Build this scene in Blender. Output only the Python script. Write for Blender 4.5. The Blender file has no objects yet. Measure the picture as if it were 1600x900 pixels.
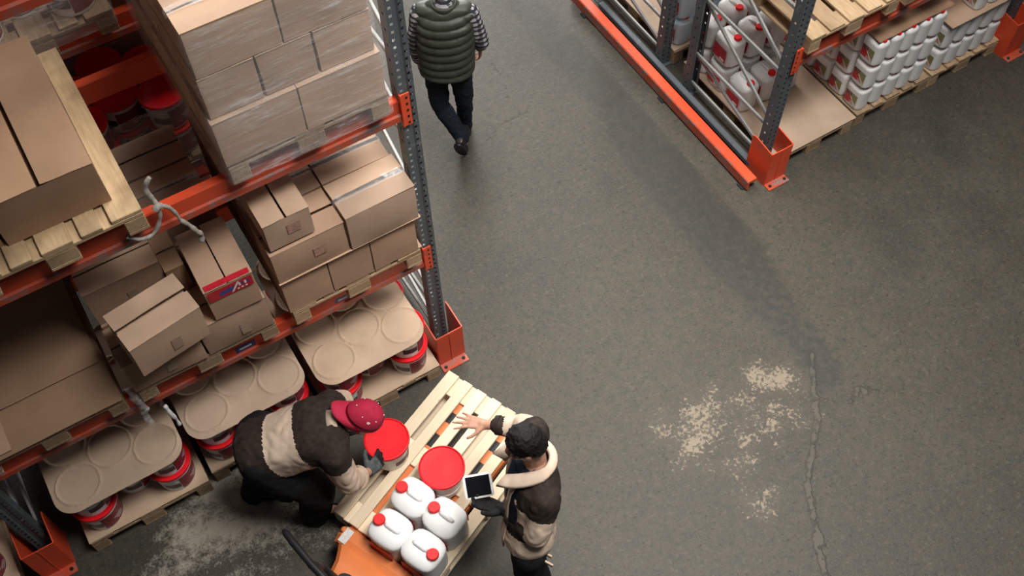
import bpy, bmesh, math, random
import numpy as np
from mathutils import Vector, Matrix, noise
random.seed(7)
S = bpy.context.scene
C = S.collection
V = Vector
PI = math.pi

# ---------------------------------------------------------------- camera
cam_d = bpy.data.cameras.new('camera'); cam = bpy.data.objects.new('camera', cam_d); C.objects.link(cam)
cam_d.sensor_width = 36.0; cam_d.lens = 1674.2 * 36.0 / 1600.0; cam_d.clip_end = 200
_r, _u, _w = V((.8530, -.5215, -.0156)), V((.4484, .7178, .5327)), V((.2666, .4614, -.8462))
_w = _w.normalized(); _r = (_r - _w * _r.dot(_w)).normalized(); _u = _r.cross(_w)
cam.matrix_world = Matrix(((_r.x, _u.x, -_w.x, -1.4223), (_r.y, _u.y, -_w.y, -3.4636), (_r.z, _u.z, -_w.z, 6.6215), (0, 0, 0, 1)))
S.camera = cam
S.view_settings.view_transform = 'Standard'; S.view_settings.look = 'None'
S.view_settings.gamma = 1.0; S.view_settings.use_curve_mapping = False
S.view_settings.exposure = 0.0
# ---------------------------------------------------------------- world (dim daylight in the hall) and roof lights
world = bpy.data.worlds.new('world'); S.world = world; world.use_nodes = True
world.node_tree.nodes['Background'].inputs[0].default_value = (.86, .93, 1.0, 1)
world.node_tree.nodes['Background'].inputs[1].default_value = 0.035
def area(name, loc, sx, sy, power, col, target, spread=180):
    d = bpy.data.lights.new(name, 'AREA'); d.shape = 'RECTANGLE'; d.size = sx; d.size_y = sy; d.energy = power; d.color = col; d.spread = math.radians(spread)
    o = bpy.data.objects.new(name, d); C.objects.link(o); o.location = loc
    o.rotation_euler = (V(target) - V(loc)).to_track_quat('-Z', 'Y').to_euler()
    return o
area('roof_light_aisle', (1.6, 2.6, 8.5), 1.6, 5.0, 560, (1, .965, .91), (1.2, 1.4, 0))
area('roof_light_front', (1.9, -2.3, 8.5), 4.0, 1.6, 200, (1, .965, .92), (1.3, -1.1, 0), 76)
area('daylight_gate', (6.0, 12.0, 4.5), 6.0, 6.0, 2000, (1.0, .985, .95), (1.0, 1.0, 0))

# ---------------------------------------------------------------- materials
MATS = {}
def _nt(name, rough=.6, spec=.4, metal=0.0):
    m = bpy.data.materials.new(name); m.use_nodes = True; nt = m.node_tree
    b = nt.nodes['Principled BSDF']; b.inputs['Roughness'].default_value = rough
    b.inputs['Specular IOR Level'].default_value = spec; b.inputs['Metallic'].default_value = metal
    MATS[name] = m
    return m, nt, b
def N(nt, typ, **kw):
    n = nt.nodes.new(typ)
    for k, v in kw.items():
        if k in n.inputs: n.inputs[k].default_value = v
        else: setattr(n, k, v)
    return n
def math_n(nt, op, a, b=None, c=None, clamp=False):
    n = nt.nodes.new('ShaderNodeMath'); n.operation = op; n.use_clamp = clamp
    for i, v in enumerate((a, b, c)):
        if v is None: continue
        if isinstance(v, (int, float)): n.inputs[i].default_value = v
        else: nt.links.new(v, n.inputs[i])
    return n.outputs[0]
def mixc(nt, fac, a, b, blend='MIX'):
    n = nt.nodes.new('ShaderNodeMix'); n.data_type = 'RGBA'; n.blend_type = blend
    for i, v in ((0, fac), (6, a), (7, b)):
        if isinstance(v, (int, float)): n.inputs[i].default_value = v
        elif isinstance(v, tuple): n.inputs[i].default_value = (*v[:3], 1)
        else: nt.links.new(v, n.inputs[i])
    return n.outputs[2]
def ramp(nt, src, lo, hi):
    n = nt.nodes.new('ShaderNodeMapRange'); n.inputs[1].default_value = lo; n.inputs[2].default_value = hi
    nt.links.new(src, n.inputs[0]); return n.outputs[0]
def tex_noise(nt, scale, detail=4, rough=.55, stretch=None, coord='Object', offset_rand=True):
    tc = nt.nodes.new('ShaderNodeTexCoord'); mp = nt.nodes.new('ShaderNodeMapping')
    nt.links.new(tc.outputs[coord], mp.inputs[0])
    if stretch: mp.inputs['Scale'].default_value = stretch
    if offset_rand:
        oi = nt.nodes.new('ShaderNodeObjectInfo'); mm = nt.nodes.new('ShaderNodeVectorMath'); mm.operation = 'SCALE'
        cx = nt.nodes.new('ShaderNodeCombineXYZ')
        for i in range(3): nt.links.new(oi.outputs['Random'], cx.inputs[i])
        nt.links.new(cx.outputs[0], mm.inputs[0]); mm.inputs['Scale'].default_value = 37.0
        nt.links.new(mm.outputs[0], mp.inputs['Location'])
    n = N(nt, 'ShaderNodeTexNoise', Scale=scale, Detail=detail, Roughness=rough)
    nt.links.new(mp.outputs[0], n.inputs['Vector'])
    return n.outputs[0]
def bump(nt, b, h, strength=.3, dist=.004):
    n = nt.nodes.new('ShaderNodeBump'); n.inputs['Strength'].default_value = strength; n.inputs['Distance'].default_value = dist
    nt.links.new(h, n.inputs['Height']); nt.links.new(n.outputs[0], b.inputs['Normal'])
def plain(name, col, rough=.6, spec=.4, metal=0., var=.12, scale=18, bmp=0.):
    m, nt, b = _nt(name, rough, spec, metal)
    n = tex_noise(nt, scale, 4)
    d = tuple(c * (1 - var) for c in col); l = tuple(min(1, c * (1 + var)) for c in col)
    nt.links.new(mixc(nt, ramp(nt, n, .3, .7), d, l), b.inputs['Base Color'])
    if bmp: bump(nt, b, n, bmp)
    return m
def cardboard(name, col, stain=.25):
    m, nt, b = _nt(name, .78, .22)
    big = tex_noise(nt, 3.2, 4); fine = tex_noise(nt, 40, 3, .6, (1, 1, 5)); blot = tex_noise(nt, 7, 5, .65)
    c1 = mixc(nt, ramp(nt, big, .3, .7), tuple(c * .86 for c in col), tuple(c * 1.10 for c in col))
    c2 = mixc(nt, math_n(nt, 'MULTIPLY', ramp(nt, blot, .55, .8), stain), c1, (col[0] * .62, col[1] * .55, col[2] * .5))
    oi = nt.nodes.new('ShaderNodeObjectInfo')
    c3 = mixc(nt, ramp(nt, oi.outputs['Random'], 0, 1), (.90, .90, .90), (1.08, 1.05, 1.0))
    nt.links.new(mixc(nt, 1.0, c2, c3, 'MULTIPLY'), b.inputs['Base Color'])
    bump(nt, b, fine, .12, .002)
    return m
def wood(name, col, dark, grain=1.0, dirt=.2):
    m, nt, b = _nt(name, .75, .25)
    g = tex_noise(nt, 7, 6, .62, (9, .8, 9)); big = tex_noise(nt, 3, 3); k = tex_noise(nt, 5, 2, .5, (2.5, 1, 2.5))
    oi = nt.nodes.new('ShaderNodeObjectInfo')
    c1 = mixc(nt, math_n(nt, 'MULTIPLY', ramp(nt, g, .38, .68), grain), col, dark)
    c2 = mixc(nt, math_n(nt, 'MULTIPLY', ramp(nt, big, .5, .75), dirt), c1, (.13, .082, .046))
    c4 = mixc(nt, math_n(nt, 'MULTIPLY', ramp(nt, k, .70, .74), .6), c2, (dark[0] * .45, dark[1] * .4, dark[2] * .35))
    c3 = mixc(nt, oi.outputs['Random'], (.80, .78, .76), (1.06, 1.05, 1.02))
    nt.links.new(mixc(nt, 1.0, c4, c3, 'MULTIPLY'), b.inputs['Base Color']); bump(nt, b, g, .25, .003)
    return m
def painted(name, col, wear, amount=.52, rough=.42):
    m, nt, b = _nt(name, rough, .45)
    n = tex_noise(nt, 9, 6, .7, (1, 1, 1)); s = tex_noise(nt, 26, 5, .7, (.35, 1, 1)); d = tex_noise(nt, 2.2, 3)
    base = mixc(nt, ramp(nt, d, .3, .7), tuple(c * .82 for c in col), tuple(c * 1.06 for c in col))
    f = math_n(nt, 'MULTIPLY', ramp(nt, n, amount, amount + .1), ramp(nt, s, .42, .6))
    nt.links.new(mixc(nt, f, base, wear), b.inputs['Base Color'])
    return m
def film_mat(name, amount=.16, tint=(.9, .9, .9)):
    m = bpy.data.materials.new(name); m.use_nodes = True; nt = m.node_tree; nt.nodes.clear(); MATS[name] = m
    out = nt.nodes.new('ShaderNodeOutputMaterial'); mix = nt.nodes.new('ShaderNodeMixShader')
    tr = nt.nodes.new('ShaderNodeBsdfTransparent'); pb = nt.nodes.new('ShaderNodeBsdfPrincipled')
    pb.inputs['Base Color'].default_value = (*tint, 1); pb.inputs['Roughness'].default_value = .22; pb.inputs['Specular IOR Level'].default_value = .7
    a = tex_noise(nt, 5, 6, .7, (1.2, 1.2, 9)); c = tex_noise(nt, 3.2, 3, .5, (1, 1, 1.2)); e = tex_noise(nt, 30, 3, .6, (.25, .25, 1))
    f = math_n(nt, 'MULTIPLY', ramp(nt, a, .48, .78), ramp(nt, c, .35, .75))
    f = math_n(nt, 'ADD', math_n(nt, 'MULTIPLY', f, amount * 3.2), amount * .45, clamp=True)
    bp = nt.nodes.new('ShaderNodeBump'); bp.inputs['Strength'].default_value = .5; bp.inputs['Distance'].default_value = .01
    nt.links.new(math_n(nt, 'ADD', a, e), bp.inputs['Height']); nt.links.new(bp.outputs[0], pb.inputs['Normal'])
    nt.links.new(f, mix.inputs[0]); nt.links.new(tr.outputs[0], mix.inputs[1]); nt.links.new(pb.outputs[0], mix.inputs[2])
    nt.links.new(mix.outputs[0], out.inputs[0])
    return m
def label_mat(name, base, a, b_, white=(.75, .74, .70)):
    # printed label: a slanted two-colour field with a few pale print lines (UV driven)
    m, nt, b = _nt(name, .35, .5)
    uv = nt.nodes.new('ShaderNodeUVMap'); sp = nt.nodes.new('ShaderNodeSeparateXYZ'); nt.links.new(uv.outputs[0], sp.inputs[0])
    u, v = sp.outputs[0], sp.outputs[1]
    diag = math_n(nt, 'ADD', u, math_n(nt, 'MULTIPLY', v, .8))
    c = mixc(nt, math_n(nt, 'GREATER_THAN', diag, 1.0), base, a)
    band = math_n(nt, 'MULTIPLY', math_n(nt, 'GREATER_THAN', diag, .9), math_n(nt, 'LESS_THAN', diag, 1.0))
    c = mixc(nt, band, c, white)
    blk = math_n(nt, 'MULTIPLY', math_n(nt, 'GREATER_THAN', v, .62), math_n(nt, 'LESS_THAN', u, .5))
    c = mixc(nt, math_n(nt, 'MULTIPLY', blk, .85), c, b_)
    ln = math_n(nt, 'MULTIPLY', math_n(nt, 'LESS_THAN', math_n(nt, 'FRACT', math_n(nt, 'MULTIPLY', v, 9.0)), .35), math_n(nt, 'LESS_THAN', v, .25))
    ln = math_n(nt, 'MULTIPLY', ln, math_n(nt, 'GREATER_THAN', u, .45))
    c = mixc(nt, ln, c, white)
    nt.links.new(c, b.inputs['Base Color'])
    return m
cardboard('cardboard', (.43, .288, .203)); cardboard('cardboard_pale', (.49, .345, .252), .15); cardboard('cardboard_brown', (.34, .213, .135), .35)
cardboard('cardboard_sheet', (.49, .365, .270), .18)
wood('wood_new', (.80, .68, .51), (.68, .55, .38), .5, .04); wood('wood_old', (.42, .305, .20), (.26, .175, .105), .9, .35); wood('wood_stained', (.60, .44, .27), (.44, .30, .17), .8, .8); wood('wood_yellow', (.55, .40, .255), (.38, .255, .145), .8, .35)
painted('orange_steel', (.74, .085, .030), (.16, .13, .12), .60); painted('orange_scuffed', (.55, .085, .040), (.22, .19, .18), .44)
painted('orange_truck', (.72, .20, .055), (.28, .16, .10), .66, .45)
painted('post_steel', (.095, .112, .125), (.22, .23, .23), .58, .5); painted('brace_steel', (.36, .37, .37), (.20, .19, .18), .55, .38)
plain('white_plastic', (.78, .78, .78), .38, .45, var=.04, scale=6); plain('white_plastic_old', (.77, .77, .765), .42, .4, var=.06)
plain('blue_plastic', (.58, .71, .78), .4, .4, var=.06)
plain('red_plastic', (.80, .016, .020), .45, .3, var=.06, scale=5); plain('red_lid', (.76, .010, .018), .45, .3, var=.08, scale=5)
plain('maroon_label', (.22, .018, .030), .4, .45, var=.25, scale=30); plain('red_label', (.50, .015, .030), .4, .45, var=.15, scale=30)
plain('dark_label', (.05, .03, .04), .4, .45, var=.5, scale=60); plain('blue_print', (.05, .07, .26), .4, .4); plain('white_print', (.75, .75, .74), .4, .4)
plain('black_rubber', (.012, .012, .013), .5, .35); plain('dark_steel', (.035, .037, .04), .4, .5, .6)
plain('stamp_pink', (.40, .245, .18), .8, .2, var=.3, scale=80); plain('tape', (.36, .26, .18), .22, .6, var=.1); plain('sticker', (.68, .66, .62), .5, .4, var=.15, scale=60)
plain('strap_fibre', (.36, .33, .29), .7, .3, var=.2, scale=50)
label_mat('jug_label', (.42, .02, .03), (.22, .21, .09), (.08, .03, .03)); label_mat('carton_label', (.50, .02, .04), (.48, .025, .05), (.05, .06, .24))
film_mat('film', .31, (.95, .95, .95)); film_mat('film_dense', .34)
plain('skin', (.50, .27, .18), .5, .4, var=.1, scale=14); plain('skin_dark', (.44, .23, .155), .5, .4, var=.1, scale=14)
plain('jacket_dark', (.030, .021, .017), .85, .2, var=.35, scale=30, bmp=.2); plain('jacket_cream', (.60, .47, .365), .85, .2, var=.08, scale=20, bmp=.15)
plain('trousers_black', (.010, .010, .011), .9, .15, var=.3, scale=30, bmp=.2); plain('denim', (.012, .016, .024), .9, .15, var=.4, scale=40, bmp=.2)
plain('shirt_navy', (.010, .014, .028), .85, .2); plain('hair_black', (.007, .006, .006), .7, .25, var=.5, scale=90, bmp=.8)
plain('glove_black', (.012, .012, .013), .75, .25, var=.4, scale=60, bmp=.4); plain('glove_grey', (.075, .085, .085), .8, .2, var=.4, scale=50, bmp=.3)
plain('shoe_black', (.010, .010, .011), .4, .4); plain('vest_green', (.034, .039, .030), .5, .35, var=.2, scale=12)
plain('eye_white', (.7, .68, .64), .2, .5); plain('lips', (.38, .15, .12), .5, .4)
def cap_mat():
    m, nt, b = _nt('cap_red', .85, .2)
    n = tex_noise(nt, 9, 4); w = tex_noise(nt, 22, 2, .4)
    c = mixc(nt, ramp(nt, n, .3, .7), (.33, .014, .040), (.46, .026, .065))
    nt.links.new(mixc(nt, ramp(nt, w, .735, .765), c, (.7, .55, .5)), b.inputs['Base Color']); bump(nt, b, tex_noise(nt, 260, 2), .3, .001)
cap_mat()
def plaid_mat():
    m, nt, b = _nt('plaid', .9, .15)
    tc = nt.nodes.new('ShaderNodeTexCoord'); sp = nt.nodes.new('ShaderNodeSeparateXYZ'); nt.links.new(tc.outputs['Object'], sp.inputs[0])
    h = math_n(nt, 'ADD', math_n(nt, 'MULTIPLY', sp.outputs[0], .7), math_n(nt, 'MULTIPLY', sp.outputs[1], .75))
    def bands(src, f, t): return math_n(nt, 'LESS_THAN', math_n(nt, 'FRACT', math_n(nt, 'MULTIPLY', src, f)), t)
    c = mixc(nt, bands(sp.outputs[2], 24, .38), (.34, .33, .36), (.03, .03, .04))
    c = mixc(nt, math_n(nt, 'MULTIPLY', bands(h, 26, .45), .85), c, (.025, .025, .03))
    c = mixc(nt, math_n(nt, 'MULTIPLY', bands(math_n(nt, 'ADD', sp.outputs[2], .017), 24, .10), .5), c, (.6, .6, .62))
    nt.links.new(c, b.inputs['Base Color'])
plaid_mat()
def screen_mat():
    m, nt, b = _nt('screen_off', .12, .25); b.inputs['Base Color'].default_value = (.006, .006, .008, 1)
screen_mat()

# ---------------------------------------------------------------- mesh helpers
class MB:
    def __init__(s): s.v = []; s.f = []; s.m = []; s.uv = {}
    def add(s, vs, fs, mat=0):
        o = len(s.v); s.v += [tuple(p) for p in vs]
        for f in fs: s.f.append(tuple(i + o for i in f)); s.m.append(mat)
        return s
    def box(s, c, size, rot=None, mat=0, ch=0.0):
        hx, hy, hz = size[0] / 2, size[1] / 2, size[2] / 2; c = V(c)
        if ch <= 0:
            vs = [V((x, y, z)) for x in (-hx, hx) for y in (-hy, hy) for z in (-hz, hz)]
            fs = [(0, 1, 3, 2), (4, 6, 7, 5), (0, 4, 5, 1), (2, 3, 7, 6), (0, 2, 6, 4), (1, 5, 7, 3)]
        else:
            ch = min(ch, hx * .45, hy * .45, hz * .45)
            vs = []; idx = {}
            for x in (-1, 1):
                for y in (-1, 1):
                    for z in (-1, 1):
                        for a in range(3):
                            d = [hx, hy, hz]; d = [d[i] if i == a else d[i] - ch for i in range(3)]
                            idx[(x, y, z, a)] = len(vs); vs.append(V((x * d[0], y * d[1], z * d[2])))
            fs = []
            def quad(keys):
                q = [idx[k] for k in keys]; fs.append(q)
            sg = (-1, 1)
            for a in range(3):
                b, c2 = [(1, 2), (0, 2), (0, 1)][a]
                for t in sg:
                    k = []
                    for (p, q) in ((-1, -1), (1, -1), (1, 1), (-1, 1)):
                        l = [0, 0, 0]; l[a] = t; l[b] = p; l[c2] = q; k.append((*l, a))
                    quad(k)
            for a in range(3):
                b, c2 = [(1, 2), (0, 2), (0, 1)][a]
                for p in sg:
                    for q in sg:
                        k = []
                        for t, ax in ((-1, b), (1, b), (1, c2), (-1, c2)):
                            l = [0, 0, 0]; l[a] = t; l[b] = p; l[c2] = q; k.append((*l, ax))
                        quad(k)
            for x in sg:
                for y in sg:
                    for z in sg: fs.append([idx[(x, y, z, a)] for a in range(3)])
            out = []
            for f in fs:
                n = (vs[f[1]] - vs[f[0]]).cross(vs[f[2]] - vs[f[0]]); ctr = sum((vs[i] for i in f), V()) / len(f)
                out.append(tuple(f) if n.dot(ctr) > 0 else tuple(reversed(f)))
            fs = out
        if rot is not None: vs = [rot @ p for p in vs]
        return s.add([p + c for p in vs], fs, mat)
    def lathe(s, prof, seg=32, c=(0, 0, 0), rot=None, mat=0, cap0=True, cap1=True, mats=None):
        vs = []; c = V(c)
        for r, z in prof:
            for i in range(seg):
                a = 2 * PI * i / seg; vs.append(V((r * math.cos(a), r * math.sin(a), z)))
        if rot is not None: vs = [rot @ p for p in vs]
        o = len(s.v); s.v += [tuple(p + c) for p in vs]
        for j in range(len(prof) - 1):
            for i in range(seg):
                k = (i + 1) % seg
                s.f.append((o + j * seg + i, o + j * seg + k, o + (j + 1) * seg + k, o + (j + 1) * seg + i)); s.m.append(mats[j] if mats else mat)
        if cap0: s.f.append(tuple(o + i for i in reversed(range(seg)))); s.m.append(mats[0] if mats else mat)
        if cap1: s.f.append(tuple(o + (len(prof) - 1) * seg + i for i in range(seg))); s.m.append(mats[-1] if mats else mat)
        return s
    def tube(s, pts, r, seg=8, mat=0):
        pts = [V(p) for p in pts]; rings = []
        rr = r if isinstance(r, (list, tuple)) else [r] * len(pts)
        up = V((0, 0, 1))
        for i, p in enumerate(pts):
            t = (pts[min(i + 1, len(pts) - 1)] - pts[max(i - 1, 0)]).normalized()
            a = t.cross(up)
            if a.length < .05: a = t.cross(V((0, 1, 0)))
            a.normalize(); b = t.cross(a)
            rings.append([p + (a * math.cos(2 * PI * k / seg) + b * math.sin(2 * PI * k / seg)) * rr[i] for k in range(seg)])
        return s.rings(rings, mat)
    def rings(s, rings, mat=0, caps=True):
        seg = len(rings[0]); o = len(s.v)
        for rg in rings: s.v += [tuple(p) for p in rg]
        for j in range(len(rings) - 1):
            for i in range(seg):
                k = (i + 1) % seg
                s.f.append((o + j * seg + i, o + j * seg + k, o + (j + 1) * seg + k, o + (j + 1) * seg + i)); s.m.append(mat)
        if caps:
            s.f.append(tuple(o + i for i in reversed(range(seg)))); s.m.append(mat)
            s.f.append(tuple(o + (len(rings) - 1) * seg + i for i in range(seg))); s.m.append(mat)
        return s
    def cap(s, p0, r0, p1, r1, seg=12):            # tapered capsule
        p0, p1 = V(p0), V(p1); d = p1 - p0; L = d.length
        t = d / L if L > 1e-6 else V((0, 0, 1)); a = t.orthogonal().normalized(); b = t.cross(a); rings = []
        for k in range(1, 5):
            an = PI / 2 * k / 4; rings.append((p0 - t * r0 * math.cos(an), r0 * math.sin(an)))
        for k in range(4, 0, -1):
            an = PI / 2 * k / 4; rings.append((p1 + t * r1 * math.cos(an), r1 * math.sin(an)))
        return s.rings([[c + (a * math.cos(2 * PI * i / seg) + b * math.sin(2 * PI * i / seg)) * r for i in range(seg)] for c, r in rings])
    def ell(s, c, rad, rot=None, seg=18):
        rings = []; c = V(c)
        for k in range(1, 12):
            an = PI * k / 12; z = -math.cos(an); r = math.sin(an)
            rg = [V((r * math.cos(2 * PI * i / seg) * rad[0], r * math.sin(2 * PI * i / seg) * rad[1], z * rad[2])) for i in range(seg)]
            if rot is not None: rg = [rot @ p for p in rg]
            rings.append([p + c for p in rg])
        return s.rings(rings)
    def loft(s, secs, seg=24, n=2.4):              # secs: (centre, half-width vector, half-depth vector)
        rings = []
        for c, ux, uy in secs:
            rg = []
            for i in range(seg):
                a = 2 * PI * i / seg; ca, sa = math.cos(a), math.sin(a)
                k = (abs(ca) ** n + abs(sa) ** n) ** (-1 / n)
                rg.append(V(c) + V(ux) * ca * k + V(uy) * sa * k)
            rings.append(rg)
        return s.rings(rings)
    def mesh(s, name, smooth=False, origin=None):
        me = bpy.data.meshes.new(name)
        vs = s.v if origin is None else [(p[0] - origin[0], p[1] - origin[1], p[2] - origin[2]) for p in s.v]
        me.from_pydata(vs, [], s.f); me.polygons.foreach_set('material_index', s.m)
        if smooth: me.polygons.foreach_set('use_smooth', [True] * len(s.f))
        me.update(); return me
    def build(s, name, mats, parent=None, smooth=False, origin=None, loc=None, sharp=None):
        me = s.mesh(name, smooth, origin)
        if smooth and sharp is not None: me.set_sharp_from_angle(angle=math.radians(sharp))
        return ob(name, me, mats, parent, loc)
def ob(name, me, mats=None, parent=None, loc=None, rot=None):
    if mats is not None and len(me.materials) == 0:
        for k in ([mats] if isinstance(mats, str) else mats): me.materials.append(MATS[k])
    o = bpy.data.objects.new(name, me); C.objects.link(o); o.parent = parent
    if loc is not None: o.location = loc
    if rot is not None: o.rotation_euler = rot
    return o
def tag(o, label=None, cat=None, group=None, kind=None):
    if label: o['label'] = label
    if cat: o['category'] = cat
    if group: o['group'] = group
    if kind: o['kind'] = kind
    return o
def thing(name, label, cat, loc=(0, 0, 0), rz=0.0, group=None, rot=None):
    o = bpy.data.objects.new(name, None); C.objects.link(o); o.location = loc
    o.rotation_euler = rot if rot else (0, 0, rz); o.empty_display_size = .1
    return tag(o, label, cat, group)
def copy_tree(o, parent=None):
    c = o.copy(); C.objects.link(c); c.parent = parent
    for ch in o.children: copy_tree(ch, c)
    return c
def rotz(a): return Matrix.Rotation(a, 3, 'Z')
def uv_quad(me):                                   # simple 0..1 uv over each quad in vertex order
    uv = me.uv_layers.new(name='UVMap')
    for p in me.polygons:
        for k, li in enumerate(p.loop_indices): uv.data[li].uv = ((0, 0), (1, 0), (1, 1), (0, 1))[k % 4]
ORD = ['first', 'second', 'third', 'fourth', 'fifth', 'sixth', 'seventh', 'eighth']

# ================================================================ FLOOR
def seg_d(X, Y, a, b):
    ax, ay = a; bx, by = b; dx, dy = bx - ax, by - ay
    t = np.clip(((X - ax) * dx + (Y - ay) * dy) / (dx * dx + dy * dy + 1e-9), 0, 1)
    return np.hypot(X - ax - t * dx, Y - ay - t * dy)
def poly_d(X, Y, pts): 
    d = None
    for a, b in zip(pts, pts[1:]):
        e = seg_d(X, Y, a, b); d = e if d is None else np.minimum(d, e)
    return d
def build_floor():
    xs = np.concatenate([[-14, -8], np.arange(-4.0, 7.01, .04), [9, 16]]); ys = np.concatenate([[-14, -7], np.arange(-4.0, 4.01, .04), [6, 16]])
    X, Y = np.meshgrid(xs, ys); nx, ny = len(xs), len(ys)
    vs = np.stack([X.ravel(), Y.ravel(), np.zeros(X.size)], 1)
    i = np.arange(nx * ny).reshape(ny, nx)
    fs = np.stack([i[:-1, :-1].ravel(), i[:-1, 1:].ravel(), i[1:, 1:].ravel(), i[1:, :-1].ravel()], 1)
    me = bpy.data.meshes.new('floor'); me.from_pydata(vs.tolist(), [], fs.tolist())
    def spill(segs):
        s = np.zeros_like(X)
        for a, b, r, k in segs: s = np.maximum(s, k * np.clip(1 - seg_d(X, Y, a, b) / r, 0, 1))
        return s
    white = spill([((.92, -1.36), (.98, -1.30), .16, .40), ((1.10, -1.46), (1.28, -1.40), .22, .62), ((1.0, -1.56), (1.16, -1.52), .16, .55), ((1.36, -1.36), (1.40, -1.30), .13, .35),
                   ((1.74, -1.40), (1.86, -1.50), .20, .66), ((1.66, -1.62), (1.60, -1.70), .14, .50), ((1.40, -1.62), (1.5, -1.6), .14, .42), ((1.20, -1.80), (1.28, -1.82), .15, .46),
                   ((1.10, -2.04), (1.14, -2.16), .14, .42), ((1.26, -2.08), (1.3, -2.1), .10, .40), ((1.45, -1.44), (1.52, -1.50), .20, .34), ((1.34, -1.66), (1.46, -1.76), .20, .36), ((.90, -1.62), (1.02, -1.70), .13, .34), ((1.78, -1.70), (1.74, -1.78), .12, .40), ((1.86, -1.80), (1.9, -1.82), .08, .36)])
    dust = spill([((-1.80, -.16), (-1.62, -.38), .34, 1.0), ((-2.05, -.36), (-1.55, -.52), .34, .95), ((-2.35, -.52), (-2.0, -.5), .28, .62), ((-1.55, -.75), (-1.30, -.80), .25, .50), ((-1.9, -.75), (-1.7, -.8), .3, .40)])
    crack = np.minimum(poly_d(X, Y, [(2.16, -1.42), (2.02, -1.62), (1.95, -1.70), (1.90, -1.80), (1.80, -1.90), (1.706, -1.98), (1.62, -2.06), (1.5, -2.17), (1.40, -2.36), (1.30, -2.52), (1.21, -2.70), (1.02, -3.2)]),
                       poly_d(X, Y, [(1.95, -1.70), (2.12, -1.86), (2.24, -1.80), (2.46, -1.95)]) + .012)
    fine = np.minimum(poly_d(X, Y, [(1.20, 1.42), (1.347, 1.50), (1.48, 1.53), (1.60, 1.50), (1.72, 1.57), (1.86, 1.59)]), poly_d(X, Y, [(1.60, 1.52), (1.58, 1.70), (1.66, 1.9), (1.70, 2.3), (1.9, 3.2)]))
    fine = np.minimum(fine, poly_d(X, Y, [(3.16, -1.0), (3.145, -1.27), (3.2, -1.5), (3.15, -1.72), (3.3, -2.1)]) + .004)
    fine = np.minimum(fine, poly_d(X, Y, [(-1.25, -.78), (-1.28, -.95), (-1.36, -1.05)]))
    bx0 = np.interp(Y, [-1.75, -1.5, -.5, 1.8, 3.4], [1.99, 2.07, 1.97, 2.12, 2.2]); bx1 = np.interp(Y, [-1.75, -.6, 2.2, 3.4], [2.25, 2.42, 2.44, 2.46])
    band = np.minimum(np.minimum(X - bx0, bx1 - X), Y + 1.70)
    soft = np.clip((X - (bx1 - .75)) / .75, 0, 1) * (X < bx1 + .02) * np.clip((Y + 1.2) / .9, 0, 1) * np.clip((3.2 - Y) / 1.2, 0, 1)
    for nm, a in (('soft', soft), ('white', white), ('dust', dust), ('crack', crack), ('fine', fine), ('band', band)):
        at = me.attributes.new(nm, 'FLOAT', 'POINT'); at.data.foreach_set('value', a.ravel().astype(np.float32))
    m, nt, b = _nt('concrete', .55, .32)
    def A(nm): n = nt.nodes.new('ShaderNodeAttribute'); n.attribute_name = nm; return n.outputs['Fac']
    def nz(sc, d=5, r=.6): return tex_noise(nt, sc, d, r, None, 'Object', False)
    n1, n2, n3, n4, n5 = nz(.55, 5), nz(2.6, 6, .65), nz(14, 6, .7), nz(70, 4, .7), nz(170, 2, .6)
    c = mixc(nt, ramp(nt, n1, .35, .65), (.036, .035, .032), (.066, .055, .043))
    c = mixc(nt, ramp(nt, n2, .35, .72), c, (.070, .064, .055))
    c = mixc(nt, math_n(nt, 'MULTIPLY', ramp(nt, n3, .45, .68), .8), c, (.030, .043, .039))
    c = mixc(nt, math_n(nt, 'MULTIPLY', ramp(nt, n4, .52, .68), .6), c, (.098, .088, .073))
    c = mixc(nt, math_n(nt, 'MULTIPLY', ramp(nt, n5, .62, .70), .6), c, (.20, .19, .17))
    pit = nz(34, 5, .75)
    c = mixc(nt, math_n(nt, 'MULTIPLY', ramp(nt, pit, .55, .66), .8), c, (.020, .018, .016))
    c = mixc(nt, math_n(nt, 'MULTIPLY', ramp(nt, nz(24, 6, .75), .55, .66), .55), c, (.118, .104, .085))
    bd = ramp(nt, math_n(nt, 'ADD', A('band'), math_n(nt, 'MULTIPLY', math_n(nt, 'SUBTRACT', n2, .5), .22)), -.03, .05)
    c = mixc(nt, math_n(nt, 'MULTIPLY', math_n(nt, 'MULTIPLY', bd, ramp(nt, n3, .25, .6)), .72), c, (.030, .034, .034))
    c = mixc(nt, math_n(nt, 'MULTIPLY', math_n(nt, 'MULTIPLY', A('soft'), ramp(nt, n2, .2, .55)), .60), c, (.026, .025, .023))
    wv = math_n(nt, 'ADD', math_n(nt, 'MULTIPLY', A('white'), 1.15), math_n(nt, 'MULTIPLY', math_n(nt, 'SUBTRACT', n3, .5), 2.0))
    wv = math_n(nt, 'ADD', wv, math_n(nt, 'MULTIPLY', math_n(nt, 'SUBTRACT', n4, .5), 1.5))
    nf = nz(38, 7, .72)
    wv = math_n(nt, 'ADD', A('white'), math_n(nt, 'MULTIPLY', math_n(nt, 'SUBTRACT', nf, .5), 2.6))
    wv = math_n(nt, 'ADD', wv, math_n(nt, 'MULTIPLY', math_n(nt, 'SUBTRACT', nz(8, 5, .65), .5), 1.5))
    wm = math_n(nt, 'MULTIPLY', ramp(nt, wv, .40, .58), ramp(nt, A('white'), .02, .12))
    c = mixc(nt, math_n(nt, 'MULTIPLY', ramp(nt, A('white'), 0.05, .6), .40), c, (.115, .097, .078))
    c = mixc(nt, math_n(nt, 'MULTIPLY', wm, .85), c, (.25, .215, .17))
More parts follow.
